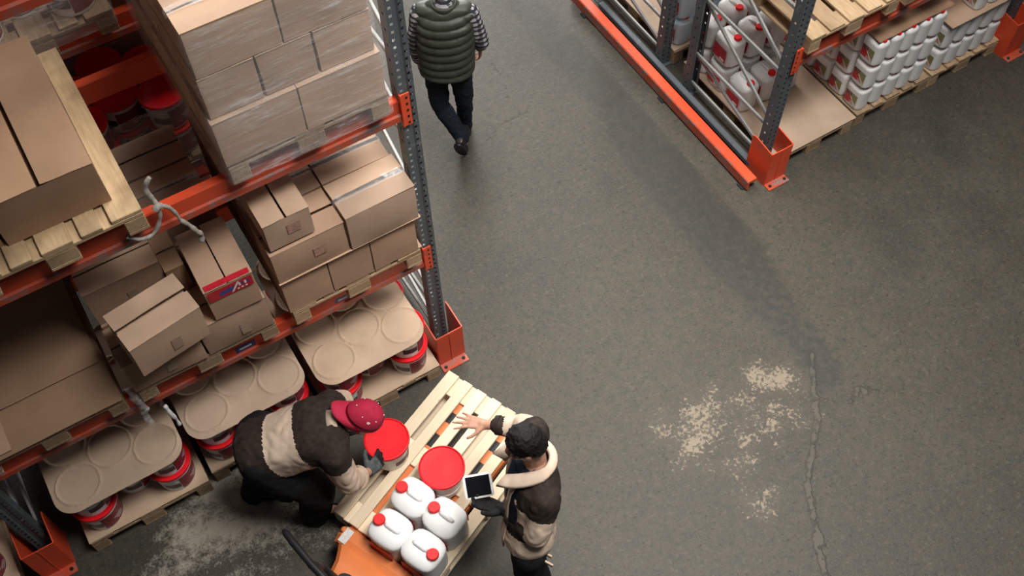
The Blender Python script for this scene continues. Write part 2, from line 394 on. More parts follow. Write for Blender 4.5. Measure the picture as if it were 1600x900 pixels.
    dv = math_n(nt, 'ADD', A('dust'), math_n(nt, 'MULTIPLY', math_n(nt, 'SUBTRACT', n3, .5), 1.5))
    dv = math_n(nt, 'ADD', dv, math_n(nt, 'MULTIPLY', math_n(nt, 'SUBTRACT', n4, .5), 1.0))
    dm = math_n(nt, 'MULTIPLY', ramp(nt, dv, .35, .85), ramp(nt, A('dust'), .02, .25))
    c = mixc(nt, math_n(nt, 'MULTIPLY', dm, .9), c, (.42, .40, .36))
    cw = math_n(nt, 'ADD', A('crack'), math_n(nt, 'MULTIPLY', math_n(nt, 'SUBTRACT', n3, .5), .085))
    cw = math_n(nt, 'SUBTRACT', cw, math_n(nt, 'MULTIPLY', ramp(nt, nz(4.5, 3), .5, .7), .035))
    c = mixc(nt, math_n(nt, 'MULTIPLY', ramp(nt, cw, .018, .010), .6), c, (.088, .084, .075))
    edge = math_n(nt, 'MULTIPLY', ramp(nt, cw, .030, .022), ramp(nt, cw, .012, .020))
    c = mixc(nt, math_n(nt, 'MULTIPLY', edge, .5), c, (.035, .032, .03))
    fw = math_n(nt, 'ADD', A('fine'), math_n(nt, 'MULTIPLY', math_n(nt, 'SUBTRACT', n3, .5), .06))
    c = mixc(nt, math_n(nt, 'MULTIPLY', ramp(nt, fw, .012, .004), .6), c, (.05, .045, .04))
    c = mixc(nt, 1.0, c, (1.0, .95, .87), 'MULTIPLY')
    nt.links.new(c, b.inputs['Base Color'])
    rg = nt.nodes.new('ShaderNodeMapRange'); rg.inputs[3].default_value = .42; rg.inputs[4].default_value = .68
    nt.links.new(n2, rg.inputs[0]); nt.links.new(rg.outputs[0], b.inputs['Roughness'])
    h = math_n(nt, 'ADD', math_n(nt, 'MULTIPLY', n3, .6), math_n(nt, 'MULTIPLY', n4, .4))
    h = math_n(nt, 'ADD', h, math_n(nt, 'MULTIPLY', ramp(nt, cw, .024, .012), .8))
    h = math_n(nt, 'SUBTRACT', h, math_n(nt, 'MULTIPLY', ramp(nt, fw, .012, .004), .8))
    bump(nt, b, h, .5, .008)
    me.materials.append(m)
    o = bpy.data.objects.new('floor', me); C.objects.link(o); o['kind'] = 'structure'
    o['label'] = 'worn grey concrete floor with paint spills and a repaired crack'
build_floor()

# ================================================================ RACKS
def post_mesh(H=4.3):
    mb = MB(); p = .05; nz = int(H / p)
    xb = [-.047, -.034, -.019, -.010, .010, .019, .034, .047]; yv = {0: 0, 1: 0, 2: 0, 3: .007, 4: .007, 5: 0, 6: 0, 7: 0}
    zb = [0, .017, .033, .05]
    for k in range(nz):
        z0 = k * p
        for i in range(7):
            for j in range(3):
                if j == 1 and i in (1, 5): continue
                a, b = xb[i], xb[i + 1]; ya, yb = yv[i], yv[i + 1]; c, d = z0 + zb[j], z0 + zb[j + 1]
                mb.add([(a, ya, c), (b, yb, c), (b, yb, d), (a, ya, d)], [(0, 1, 2, 3)])
        for sx in (-1, 1):
            x = .047 * sx
            ybk = [0, .028, .043, .075]
            for i in range(3):
                for j in range(3):
                    if i == 1 and j == 1 and k % 2 == 0: continue
                    mb.add([(x, ybk[i], z0 + zb[j]), (x, ybk[i + 1], z0 + zb[j]), (x, ybk[i + 1], z0 + zb[j + 1]), (x, ybk[i], z0 + zb[j + 1])], [(0, 1, 2, 3) if sx > 0 else (3, 2, 1, 0)])
    Z = nz * p
    for sx in (-1, 1):
        mb.box((sx * .036, .075, Z / 2), (.022, .004, Z))
    mb.box((0, .035, .004), (.13, .12, .008))
    return mb.mesh('post')
POST = post_mesh(); POST.materials.append(MATS['post_steel'])
def beam_profile(L):
    mb = MB(); pr = [(-.036, 0), (-.036, .040), (-.026, .050), (-.026, .138), (-.020, .146), (.020, .146), (.026, .138), (.026, .006), (.020, 0)]
    n = len(pr); vs = [(0, y, z) for y, z in pr] + [(L, y, z) for y, z in pr]
    mb.add(vs, [tuple(reversed(range(n))), tuple(range(n, 2 * n))])
    for i in range(n):
        k = (i + 1) % n; mb.add([vs[i], vs[i + n], vs[k + n], vs[k]], [(3, 2, 1, 0)], 1 if i in (0, 1, 8) else 0)
    return mb.mesh('beam')
def connector_mesh(sx):
    # end plate hooked on the post front, with slots
    mb = MB(); mb.box((sx * .030, -.006, .075), (.050, .008, .235), ch=.003); mb.box((sx * .004, .010, .075), (.008, .05, .235), ch=.002)
    for k in range(5): mb.box((sx * .036, -.0105, -.02 + k * .046), (.011, .003, .015), mat=1)
    me = mb.mesh('connector'); me.materials.append(MATS['orange_steel']); me.materials.append(MATS['black_rubber']); return me
CONN = {1: connector_mesh(1), -1: connector_mesh(-1)}
def brace(p0, p1, parent, w=.032):
    p0, p1 = V(p0), V(p1); d = p1 - p0; L = d.length
    q = d.to_track_quat('X', 'Z').to_matrix()
    mb = MB(); mb.box((L / 2, 0, 0), (L, .018, w), ch=.003)
    o = mb.build('brace', 'brace_steel', parent, loc=p0); o.rotation_mode = 'QUATERNION'; o.rotation_quaternion = d.to_track_quat('X', 'Z'); return o
def rack(label, xs, y0, depth, levels, stick=(), smat=('sticker', 'blue_print')):
    r = thing('pallet_rack', label, 'rack', (0, 0, 0))
    for x in xs:
        f = ob('post', POST, None, r, (x, y0, 0)); b = ob('post', POST, None, r, (x, y0 + depth, 0), (0, 0, PI))
        zs = [.12, .44, 1.0, 1.58, 2.16, 2.74, 3.32]
        for z in zs[:-1]:
            brace((x, y0 + .05, z), (x, y0 + depth - .05, z), r)
        for a, c in zip(zs, zs[1:]): brace((x + .016, y0 + depth - .05, c - .03), (x + .016, y0 + .05, a + .03), r)
    for a, c in zip(xs, xs[1:]):
        L = c - a - .094; me = beam_profile(L)
        for z in levels:
            for yy, s in ((y0 - .0, 1), (y0 + depth, -1)):
                o = ob('beam', me, ['orange_steel', 'orange_scuffed'], r, (a + .047, yy + .030 * s, z - .146))
                if s < 0: o.rotation_euler = (0, 0, PI); o.location = (c - .047, yy - .030, z - .146)
                k0 = ob('connector', CONN[-1], None, o, (0, -.034, 0)); k1 = ob('connector', CONN[1], None, o, (L, -.034, 0))
                for (lv, sx_, bx, bz) in stick:
                    if lv == z and s > 0 and a <= sx_ <= c:
                        mb = MB(); mb.add([(-bx / 2, 0, 0), (bx / 2, 0, 0), (bx / 2, 0, bz), (-bx / 2, 0, bz)], [(0, 1, 2, 3)])
                        mb.box((0, -.0006, bz * .45), (bx * .6, .0006, bz * .3), mat=1)
                        mb.build('sticker', list(smat), o, loc=(sx_ - a - .047, -.0275, .060))
    return r
LZ = (1.205, 2.565, 4.02)
rack('grey post rack with orange beams on the left, nearest the two workers', (-5.70, -2.85, 0.0), 0.0, 1.02, LZ, stick=((1.205, -1.235, .125, .060), (1.205, -.60, .10, .045)), smat=('blue_print', 'white_print'))
rack('dark rear rack standing back to back behind the left rack', (-5.70, -2.85, 0.0), 1.36, 1.02, LZ)
RZ = (1.245, 2.6)
rack('grey post rack with orange beam at right holding the white jugs', (2.90, 5.42, 7.9), .05, 1.0, RZ, stick=((1.245, 3.44, .07, .05),))
rack('rear rack at right, behind the jug rack at top edge of photo', (2.90, 5.42, 7.9), 1.36, 1.0, RZ)

def post_guard(x, y, label, h=.37):
    g = thing('post_guard', label, 'post guard', (x, y, 0), group='orange post guards')
    t = .008
    mb = MB(); mb.box((0, -.115, h / 2), (.20, t, h), ch=.002); mb.box((0, -.121, h / 2), (.006, .006, h * .98), ch=.001); mb.build('front_plate', 'orange_steel', g)
    for sx in (-1, 1):
        mb = MB(); x0 = sx * .10
        pts = [(-.115, 0), (.11, 0), (.11, h + .01), (.07, h + .02), (-.115, h)]
        vs = [(x0 - t / 2, a, b) for a, b in pts] + [(x0 + t / 2, a, b) for a, b in pts]; n = 5
        mb.add(vs, [tuple(range(n)), tuple(reversed(range(n, 2 * n)))] + [((i + 1) % n, i, i + n, (i + 1) % n + n) for i in range(n)])
        mb.build('side_plate', 'orange_steel', g)
    mb = MB(); mb.box((0, -.150, .006), (.20, .07, .012), ch=.003); mb.build('base_flange', 'orange_scuffed', g)
    for sx in (-1, 1):
        mb = MB(); mb.lathe([(.012, 0), (.012, .010), (.008, .013)], 6, (sx * .07, -.155, .012)); mb.build('bolt', 'dark_steel', g)
    return g
post_guard(0, -.02, 'orange steel post guard at the foot of the left rack end post')
post_guard(-2.85, -.02, 'orange steel post guard in the bottom left corner of the photo')
post_guard(2.90, .03, 'orange steel post guard at near end of the long floor rail')
post_guard(5.42, .03, 'orange steel post guard at the right edge of the photo')
def floor_rail():
    r = thing('guard_rail', 'long orange floor rail along the end of the right rack', 'guard rail', (2.70, 0, 0))
    pr = [(-.05, .02), (-.05, .105), (-.042, .115), (.030, .115), (.038, .108), (.038, .085), (-.03, .085), (-.03, .02)]
    n = len(pr); y0, y1 = -.06, 2.42
    mb = MB(); vs = [(a, y0, b) for a, b in pr] + [(a, y1, b) for a, b in pr]
    mb.add(vs, [tuple(range(n)), tuple(reversed(range(n, 2 * n)))])
    for i in range(n):
        k = (i + 1) % n; mb.add([vs[i], vs[k], vs[k + n], vs[i + n]], [(3, 2, 1, 0)], 1 if i in (0, 1) else 0)
    mb.build('rail', ['orange_steel', 'orange_scuffed'], r)
    for y in (.0, 1.05, 2.2):
        mb = MB(); mb.box((.005, y, .04), (.05, .05, .08), ch=.004); mb.box((-.01, y, .005), (.12, .07, .010), ch=.003); mb.build('foot', 'dark_steel', r)
    mb = MB(); mb.box((.12, 1.15, .055), (.05, 2.1, .05), ch=.006); mb.build('inner_bar', 'post_steel', r)
floor_rail()

# ================================================================ PALLETS
_pm = {}
def bmesh_box(key, size, mat, ch=.003):
    k = (key, tuple(round(a, 4) for a in size), mat)
    if k not in _pm:
        mb = MB(); mb.box((0, 0, 0), size, ch=ch); me = mb.mesh(key); me.materials.append(MATS[mat]); _pm[k] = me
    return _pm[k]
def pallet(label, loc, rz=0., W=.8, L=1.2, mat='wood_old', tops=5, group=None, name='wooden_pallet', tw=None):
    p = thing(name, label, 'pallet', loc, rz, group)
    tw_ = tw or ([.145, .10, .145, .10, .145] if tops == 5 else [.078] * tops)
    s = W / .8; tw_ = [a * s for a in tw_]; gap = (W - sum(tw_)) / (len(tw_) - 1); x = -W / 2
    rnd = random.Random(len(label) * 7 + int(loc[0] * 100))
    for a in tw_:
        ob('top_board', bmesh_box('top_board', (a, L, .022), mat), None, p, (x + a / 2, rnd.uniform(-.004, .004), .133 + rnd.uniform(-.001, .001)), (0, 0, rnd.uniform(-.004, .004))); x += a + gap
    for y in (-L / 2 + .0725, 0, L / 2 - .0725):
        ob('cross_board', bmesh_box('cross_board', (W, .145, .022), mat), None, p, (0, y, .111))
        for bx in (-W / 2 + .05, 0, W / 2 - .05):
            ob('block', bmesh_box('block', (.10 if bx else .145, .145, .078), mat, .004), None, p, (bx, y, .061))
    for bx in (-W / 2 + .05, 0, W / 2 - .05):
        ob('bottom_board', bmesh_box('bottom_board', (.10 if bx else .145, L, .022), mat), None, p, (bx, 0, .011))
    return p

# ================================================================ CARTONS
CART_SEED = [0]
def carton(label, x0, x1, y0, y1, z0, z1, rz=0., seam='x', mat='cardboard', lift=(2, 2), stub=None, group=None, sticker=False, bulge=.008, tape=True, tilt=None, gap=.006, stamp=None):
    CART_SEED[0] += 1; sd = CART_SEED[0]; rnd = random.Random(sd)
    w, d, h = x1 - x0, y1 - y0, z1 - z0
    t = thing('cardboard_box', label, 'box', ((x0 + x1) / 2, (y0 + y1) / 2, z0), rz, group, rot=tilt)
    n = 7; mb = MB(); off = V((sd * 3.7, sd * 1.3, sd * 2.1)); hb = h - .006
    def P(x, y, z, nrm, b):
        p = V((x, y, z)); q = noise.noise_vector(p * 6 + off) * .0035; q.z *= (z > .01)
        return p + q + V(nrm) * b
    def grid(fn, nrm):
        pts = []
        for i in range(n + 1):
            for j in range(n + 1):
                u, v = i / n, j / n; b = bulge * (1 - (2 * u - 1) ** 2) * (1 - (2 * v - 1) ** 2)
                pts.append(P(*fn(u, v), nrm, b))
        mb.add(pts, [(i * (n + 1) + j, (i + 1) * (n + 1) + j, (i + 1) * (n + 1) + j + 1, i * (n + 1) + j + 1) for i in range(n) for j in range(n)])
    grid(lambda u, v: ((u - .5) * w, -d / 2, v * hb), (0, -1, 0)); grid(lambda u, v: ((.5 - u) * w, d / 2, v * hb), (0, 1, 0))
    grid(lambda u, v: (w / 2, (u - .5) * d, v * hb), (1, 0, 0)); grid(lambda u, v: (-w / 2, (.5 - u) * d, v * hb), (-1, 0, 0))
    mb.add([(-w / 2, -d / 2, .002), (w / 2, -d / 2, .002), (w / 2, d / 2, .002), (-w / 2, d / 2, .002)], [(3, 2, 1, 0)])
    # inner flaps below the seam, so that the box is closed
    mb.box((0, 0, hb - .035), (w - .01, d - .01, .004))
    me = mb.mesh('body', True); bm = bmesh.new(); bm.from_mesh(me); bmesh.ops.remove_doubles(bm, verts=bm.verts, dist=.0004); bm.to_mesh(me); bm.free()
    me.set_sharp_from_angle(angle=math.radians(40)); ob('body', me, mat, t)
    for s in (-1, 1):
        fl = MB(); L, D = (w, d / 2 - gap / 2) if seam == 'x' else (d, w / 2 - gap / 2)
        k = 6; pts = []
        for i in range(k + 1):
            for j in range(k + 1):
                u, v = i / k - .5, j / k
                zz = noise.noise(V((u * 2, v * 2, sd + s))) * .006 * v + .004 * math.sin(PI * (u + .5)) * v
                pts.append(((u) * (L + .004), v * D - .002, zz))
        m = (k + 1) ** 2; pts2 = [(a, b, c - .004) for a, b, c in pts]
        fs = [(i * (k + 1) + j, (i + 1) * (k + 1) + j, (i + 1) * (k + 1) + j + 1, i * (k + 1) + j + 1) for i in range(k) for j in range(k)]
        rim = [i * (k + 1) for i in range(k + 1)] + [k * (k + 1) + j for j in range(1, k + 1)] + [i * (k + 1) + k for i in range(k - 1, -1, -1)] + [j for j in range(k - 1, 0, -1)]
        fl.add(pts + pts2, fs + [tuple(m + q for q in reversed(f)) for f in fs] + [(rim[i], m + rim[i], m + rim[(i + 1) % len(rim)], rim[(i + 1) % len(rim)]) for i in range(len(rim))])
        o = fl.build('flap', mat, t, True, sharp=35)
        an = math.radians(lift[0 if s < 0 else 1] + rnd.uniform(-.6, .6))
        if seam == 'x': o.location = (0, s * d / 2, h - .004); o.rotation_euler = (an, 0, 0) if s < 0 else (an, 0, PI)
        else: o.location = (s * w / 2, 0, h - .004); o.rotation_euler = (an, 0, -PI / 2) if s < 0 else (an, 0, PI / 2)
    if tape:
        tp = MB(); lz = h + .008; Lh = (w if seam == 'x' else d) / 2; k = 8
        pts = []
        path = [(-Lh - .010, h - .075), (-Lh - .011, h - .012), (-Lh - .003, h + .002)] + [(-Lh + .02 + (2 * Lh - .04) * i / k, lz + .002 * math.sin(i * 2.1 + sd)) for i in range(k + 1)] + [(Lh + .003, h + .002), (Lh + .011, h - .012), (Lh + .010, h - .075)]
        for a, z in path:
            for q in (-.024, .024): pts.append((a, q, z) if seam == 'x' else (q, a, z))
        if rnd.random() < .6:
            tp.add(pts, [(2 * i, 2 * i + 2, 2 * i + 3, 2 * i + 1) for i in range(len(path) - 1)]); tp.build('tape', 'film_dense', t)
    if stub is not None:
        st = MB(); st.box((stub * w, -d / 2 - bulge - .0035, h * .42), (.055, .001, .10)); st.build('tape_stub', 'tape', t)
    if stamp is not None:
        st = MB(); st.box((stamp * w, -d / 2 - bulge - .0035, h * .55), (.075, .001, .075)); st.build('stamp', 'stamp_pink', t)
    if sticker:
        st = MB(); a = w * .46; st.add([(-a, 0, 0), (a, 0, 0), (a, 0, .085), (-a, 0, .085)], [(0, 1, 2, 3)], 0)
        st.add([(-a * .55, -.0006, .020), (a * .05, -.0006, .024), (a * .22, -.0006, .060), (-a * .45, -.0006, .052)], [(0, 1, 2, 3)], 1)
        st.add([(a * .0, -.0009, .010), (a * .10, -.0009, .010), (a * .45, -.0009, .078), (a * .35, -.0009, .078)], [(0, 1, 2, 3)], 2)
        for k in range(3): st.box((a * (.32 + .18 * k), -.0009, .018), (a * .1, .0006, .010), mat=2)
        for k in range(4): st.box((a * (.42 + .13 * k), -.0009, .050), (a * .085, .0006, .026), mat=2 if k % 2 == 0 else 1)
        o = st.build('printed_label', ['red_label', 'blue_print', 'white_print'], t, loc=(0, -d / 2 - bulge - .004, h - .095))
        st = MB(); st.add([(-a, 0, 0), (a, 0, 0), (a, .035, 0), (-a, .035, 0)], [(0, 1, 2, 3)]); st.build('printed_label', 'red_label', t, loc=(0, -d / 2, h + .004))
    return t
TIER = ['bottom', 'second', 'top']
ROWN = ['front', 'second', 'third', 'back']
def film_shell(name, label, x0, x1, y0, y1, z0, z1, group=None, mat='film', step=None, cat='stretch wrap', r=.03):
    mb = MB(); rings = []; nz = 26; seg = 96; cx, cy = (x0 + x1) / 2, (y0 + y1) / 2; hx, hy = (x1 - x0) / 2, (y1 - y0) / 2
    for k in range(nz + 1):
        z = z0 + (z1 - z0) * k / nz; rg = []
        ex = step(z) if step else 0
        for i in range(seg):
            s_ = 4 * i / seg; e_ = int(s_); u_ = 2 * (s_ - e_) - 1; rx, ry = hx + ex, hy + ex
            p = [V((u_ * rx, -ry, z)), V((rx, u_ * ry, z)), V((-u_ * rx, ry, z)), V((-rx, -u_ * ry, z))][e_]; cv = max(0, abs(u_) - .97) / .03 * .008
            p = V((p.x - math.copysign(cv, p.x), p.y - math.copysign(cv, p.y), z)); wv = noise.noise(p * 5 + V((x0, y0, 0))) * .006
            rg.append(V((cx + p.x * (1 + wv), cy + p.y * (1 + wv), z + noise.noise(p * 7) * .01)))
        rings.append(rg)
    mb.rings(rings, caps=False)
    o = mb.build(name, mat, None, True); tag(o, label, cat, group); return o

# ---- level 2 right: wrapped pallet of cartons
pallet('old pallet under the stretch-wrapped carton stack on the upper left shelf', (-.545, .545, 2.567), 0, .85, 1.2, 'wood_old', group='pallets on the left rack')
TOPS = [([-.975, -.553, -.125], -.062, 0, .300), ([-.965, -.695, -.420, -.135], -.040, 1, .250), ([-.960, -.550, -.140], -.040, 2, .270)]
z = 2.713
for xs, yf, ti, hh in TOPS:
    rows = 4; dd = .288
    for r_ in range(rows):
        for c_ in range(len(xs) - 1):
            inner = 0 < c_ < len(xs) - 2
            if r_ > 0 and ti < 2 and inner: continue
            y0 = yf + r_ * dd; g = .013 if (ti == 1) else .007
            cn = {2: ['left', 'right'], 3: ['left', 'middle', 'right']}[len(xs) - 1][c_]
            carton('%s-row %s carton in the %s layer of the wrapped stack' % (ROWN[r_], cn, TIER[ti]), xs[c_] + g / 2, xs[c_ + 1] - g / 2, y0 + .002, y0 + dd - .004, z, z + hh - .001,
                   mat='cardboard_pale', seam='x', lift=(.6, .6), bulge=.002, tape=(ti == 2), group='cartons under stretch wrap')
    z += hh + .003
film_shell('stretch_wrap', 'clear stretch wrap around the tall carton stack on the upper left shelf', -.997, -.103, -.086, 1.13, 2.60, 3.545, step=lambda z: -.000 - .018 * min(1, max(0, (z - 3.0) / .06)) + (.0 if z > 2.72 else -.0))
# ---- level 2 left: open pallet with one wide carton
pallet('yellowish pallet under the wide carton on the upper left shelf', (-1.80, .525, 2.567), 0, .80, 1.2, 'wood_stained', group='pallets on the left rack')
carton('wide brown carton with two long top flaps on the yellowish pallet', -1.975, -1.497, .045, .96, 2.7125, 2.985, mat='cardboard_brown', seam='y', lift=(1.2, 3.0), gap=.014, bulge=.004, tape=False)
carton('brown carton cut off by the left edge, beside the wide carton', -2.20, -1.995, .06, .95, 2.7125, 2.93, mat='cardboard_brown', seam='y', lift=(1, 1), bulge=.004, tape=False)
# ---- level 3 left (corner only)
pallet('pallet on the top left shelf, only its corner in the photo', (-1.96, .53, 4.022), 0, .80, 1.2, 'wood_new', group='pallets on the left rack')
carton('pale carton on the top left shelf at the photo corner', -2.34, -1.58, -.12, .95, 4.17, 4.6, mat='cardboard_pale', seam='x', tape=False)
# ---- level 1 right
pallet('pallet under the loose cartons on the lower left shelf, next to the end post', (-.50, .535, 1.207), 0, .84, 1.2, 'wood_yellow', group='pallets on the left rack')
sh = MB(); sh.box((0, 0, 0), (.87, 1.18, .008), ch=.002); tag(sh.build('cardboard_sheet', 'cardboard_pale', loc=(-.50, .53, 1.3575)), 'thin cardboard sheet between pallet and loose cartons beside the end post', 'cardboard')
zb = 1.363
sh = MB(); sh.box((0, 0, 0), (.88, .60, .003), ch=.001); tag(sh.build('cardboard_sheet', 'cardboard_pale', loc=(-.50, .205, 1.6945)), 'thin cardboard layer between bottom and middle loose cartons beside the end post', 'cardboard')
G = 'loose cartons on the lower left shelf'
for r_ in range(4):
    y0 = -.068 + r_ * .285
    for c_, (a, b) in enumerate(((-.93, -.652), (-.645, -.388), (-.380, -.095))):
        if r_ and c_ == 1: continue
        carton('%s-row %s carton in the bottom layer beside the end post' % (ROWN[r_], ['left', 'middle', 'right'][c_]), a, b, y0, y0 + .275, zb, 1.692, bulge=.005, seam='x', tape=False, lift=(.5, .5), group=G, stub=None)
carton('open-flapped carton, front left of the middle layer beside the end post', -.935, -.505, -.085, .185, 1.6985, 1.965, lift=(1.5, 3.5), gap=.012, bulge=.014, group=G, stamp=.12, mat='cardboard')
carton('taped carton with gaping flaps, front right of the middle layer beside the end post', -.492, -.072, -.092, .170, 1.6985, 1.990, lift=(3.0, 5.0), gap=.020, bulge=.014, group=G, mat='cardboard_pale', rz=.01)
carton('carton just behind the gaping-flap one, beside the end post', -.485, -.078, .200, .470, 1.6985, 1.965, lift=(3, 3.5), gap=.020, group=G, mat='cardboard_pale', rz=-.015)
carton('carton tucked behind the front left one of the middle layer beside the end post', -.925, -.500, .205, .475, 1.6985, 1.960, lift=(1.5, 3), gap=.012, group=G)
for r_ in (2, 3):
    y0 = -.068 + r_ * .285
    for c_, (a, b) in enumerate(((-.93, -.505), (-.492, -.085))):
        carton('%s-row %s carton in the middle layer under the upper shelf beam' % (ROWN[r_], ['left', 'right'][c_]), a, b, y0, y0 + .275, 1.6985, 1.955, group=G, tape=False)
carton('single pale carton on top of the loose pile beside the end post', -.918, -.660, -.075, .335, 1.985, 2.205, seam='y', lift=(1.0, 1.5), bulge=.004, group=G, mat='cardboard_pale', tape=False, stamp=.1, gap=.008)
# ---- level 1 middle
pallet('pallet under the tilted carton in the middle of the lower left shelf', (-1.45, .535, 1.207), 0, .84, 1.2, 'wood_old', group='pallets on the left rack')
G = 'cartons in the middle of the lower left shelf'
carton('sagging carton at front left of the mid-shelf pile, below the tilted one', -1.872, -1.447, -.075, .195, 1.353, 1.635, bulge=.016, lift=(.6, 1), stub=.05, group=G, tape=False)
carton('sagging carton at front right of the mid-shelf pile, below the labelled one', -1.432, -1.035, -.072, .195, 1.353, 1.635, bulge=.016, lift=(.6, 1), stub=.1, group=G, tape=False)
for r_ in (1, 2, 3):
    y0 = -.075 + r_ * .29
    for c_, (a, b) in enumerate(((-1.865, -1.447), (-1.435, -1.040))):
        carton('%s-row %s carton in bottom layer of the mid-shelf pile' % (ROWN[r_], ['left', 'right'][c_]), a, b, y0, y0 + .275, 1.353, 1.640, group=G, tape=False)
        if r_ == 1 and c_ == 1: continue
        y1 = y0 + (.015 if r_ == 1 else .025)
        carton('%s-row %s carton in upper layer of the mid-shelf pile' % (ROWN[r_], ['left', 'right'][c_]), a, b, y1, y1 + .270, 1.645, 1.935, group=G, lift=(1.5, 2), stub=.05 if r_ == 1 else None)
carton('second-row small carton in upper layer of the mid-shelf pile, left of the labelled one', -1.440, -1.335, .20, .46, 1.645, 1.86, group=G, tape=False, mat='cardboard_brown')
carton('tilted carton with a pale taped flap on the mid-shelf pile', -1.800, -1.395, -.170, .090, 1.655, 1.945, lift=(2.0, 5.0), gap=.016, stub=.06, group=G, tilt=(.05, .02, .16), mat='cardboard_pale')
carton('carton with a red and blue printed label on the mid-shelf pile', -1.315, -1.045, -.085, .335, 1.648, 1.925, rz=-.02, seam='y', lift=(1, 1), group=G, sticker=True, bulge=.005, gap=.004, tape=False)
# ---- level 1 left: flattened cardboard on a pallet
pallet('pallet under flattened cardboard on the lower left shelf', (-2.36, .535, 1.207), 0, .82, 1.2, 'wood_old', group='pallets on the left rack')
rnd = random.Random(5)
def flat_sheet(label, x0, x1, y0, y1, z, mat, folds=(), notch=None, rz=0.):
    mb = MB(); nx, ny = 24, 34; pts = []
    for i in range(nx + 1):
        for j in range(ny + 1):
            x = x0 + (x1 - x0) * i / nx; y = y0 + (y1 - y0) * j / ny; zz = 0
            for fy, hgt in folds: zz += hgt * max(0, 1 - abs(y - fy) / .06)
            zz += abs(noise.noise(V((x * 2.3, y * 2.3, z)))) * .006
            pts.append((x, y, z + zz))
    fs = [(i * (ny + 1) + j, (i + 1) * (ny + 1) + j, (i + 1) * (ny + 1) + j + 1, i * (ny + 1) + j + 1) for i in range(nx) for j in range(ny)]
    o = len(pts); low = [(a, b, c - .005) for a, b, c in pts]; rim = []
    n1 = ny + 1
    rim = [i * n1 for i in range(nx + 1)] + [nx * n1 + j for j in range(1, n1)] + [i * n1 + ny for i in range(nx - 1, -1, -1)] + [j for j in range(ny - 1, 0, -1)]
    mb.add(pts + low, fs + [tuple(o + q for q in reversed(f)) for f in fs] + [(rim[i], o + rim[i], o + rim[(i + 1) % len(rim)], rim[(i + 1) % len(rim)]) for i in range(len(rim))])
    return tag(mb.build('cardboard_sheet', mat, None, True, sharp=50), label, 'cardboard', 'flattened cardboard on the left shelf')
flat_sheet('lowest flattened cardboard sheet on the left shelf pallet', -2.80, -1.955, -.080, 1.08, 1.362, 'cardboard_brown', ((.2, .006), (.55, .006)))
flat_sheet('upper flattened cardboard with fold lines on the left shelf pallet', -2.81, -1.975, .20, 1.07, 1.382, 'cardboard_brown', ((.55, .010), (.75, .008)))
flat_sheet('loose flattened cardboard flap at the left edge of the photo', -2.95, -2.56, -.06, .16, 1.378, 'cardboard', ())

# ================================================================ BUCKETS
def bucket_proto():
    t = thing('plastic_bucket', 'x', 'bucket')
    mb = MB(); mb.lathe([(.112, 0), (.116, .004), (.130, .185), (.131, .196), (.139, .198), (.139, .206), (.133, .210), (.134, .222)], 40); mb.build('body', 'white_plastic', t, True, sharp=40)
    mb = MB(); mb.lathe([(.136, .214), (.1425, .214), (.1435, .217), (.1435, .231), (.1415, .235), (.136, .236), (.132, .229), (.127, .228), (.05, .2285), (.001, .2285)], 48, cap0=False); mb.build('lid', 'red_lid', t, True, sharp=35)
    seg = 22; rr = lambda z: .1165 + (.130 - .1165) * (z / .185) + .0012
    def wrap(a0, a1, z0, z1, mat, nm, par, ex=0.):
        mb = MB(); pts = []
        for i in range(seg + 1):
            a = a0 + (a1 - a0) * i / seg
            for z in (z0, z1): pts.append(((rr(z) + ex) * math.cos(a), (rr(z) + ex) * math.sin(a), z))
        mb.add(pts, [(2 * i, 2 * i + 2, 2 * i + 3, 2 * i + 1) for i in range(seg)]); return mb.build(nm, mat, par)
    lb = wrap(-1.75, .25, .022, .178, 'maroon_label', 'label', t); wrap(-2.6, -1.78, .060, .120, 'dark_label', 'label', t)
    for k in range(3): wrap(-.95 - .1 * k, -.45 - .1 * k, .05 + .02 * k, .058 + .02 * k, 'white_print', 'label_print', lb, .0006)
    pts = [V((.137 * math.cos(a), .137 * math.sin(a), .205 - .10 * max(0, math.sin((a - .4) * 1.0)))) for a in [.4 + PI * i / 20 for i in range(21)]]
    mb = MB(); mb.tube([p * 1.02 if 0 < i < 20 else p for i, p in enumerate(pts)], .0025, 6); mb.build('handle', 'white_plastic', t, True)
    return t
BK = bucket_proto(); BK_USED = [False]
def bucket(label, loc, rz=0., group=None, lidmat=None):
    o = BK if not BK_USED[0] else copy_tree(BK); BK_USED[0] = True
    o['label'] = label; o.location = loc; o.rotation_euler = (0, 0, rz)
    if group: o['group'] = group
    return o
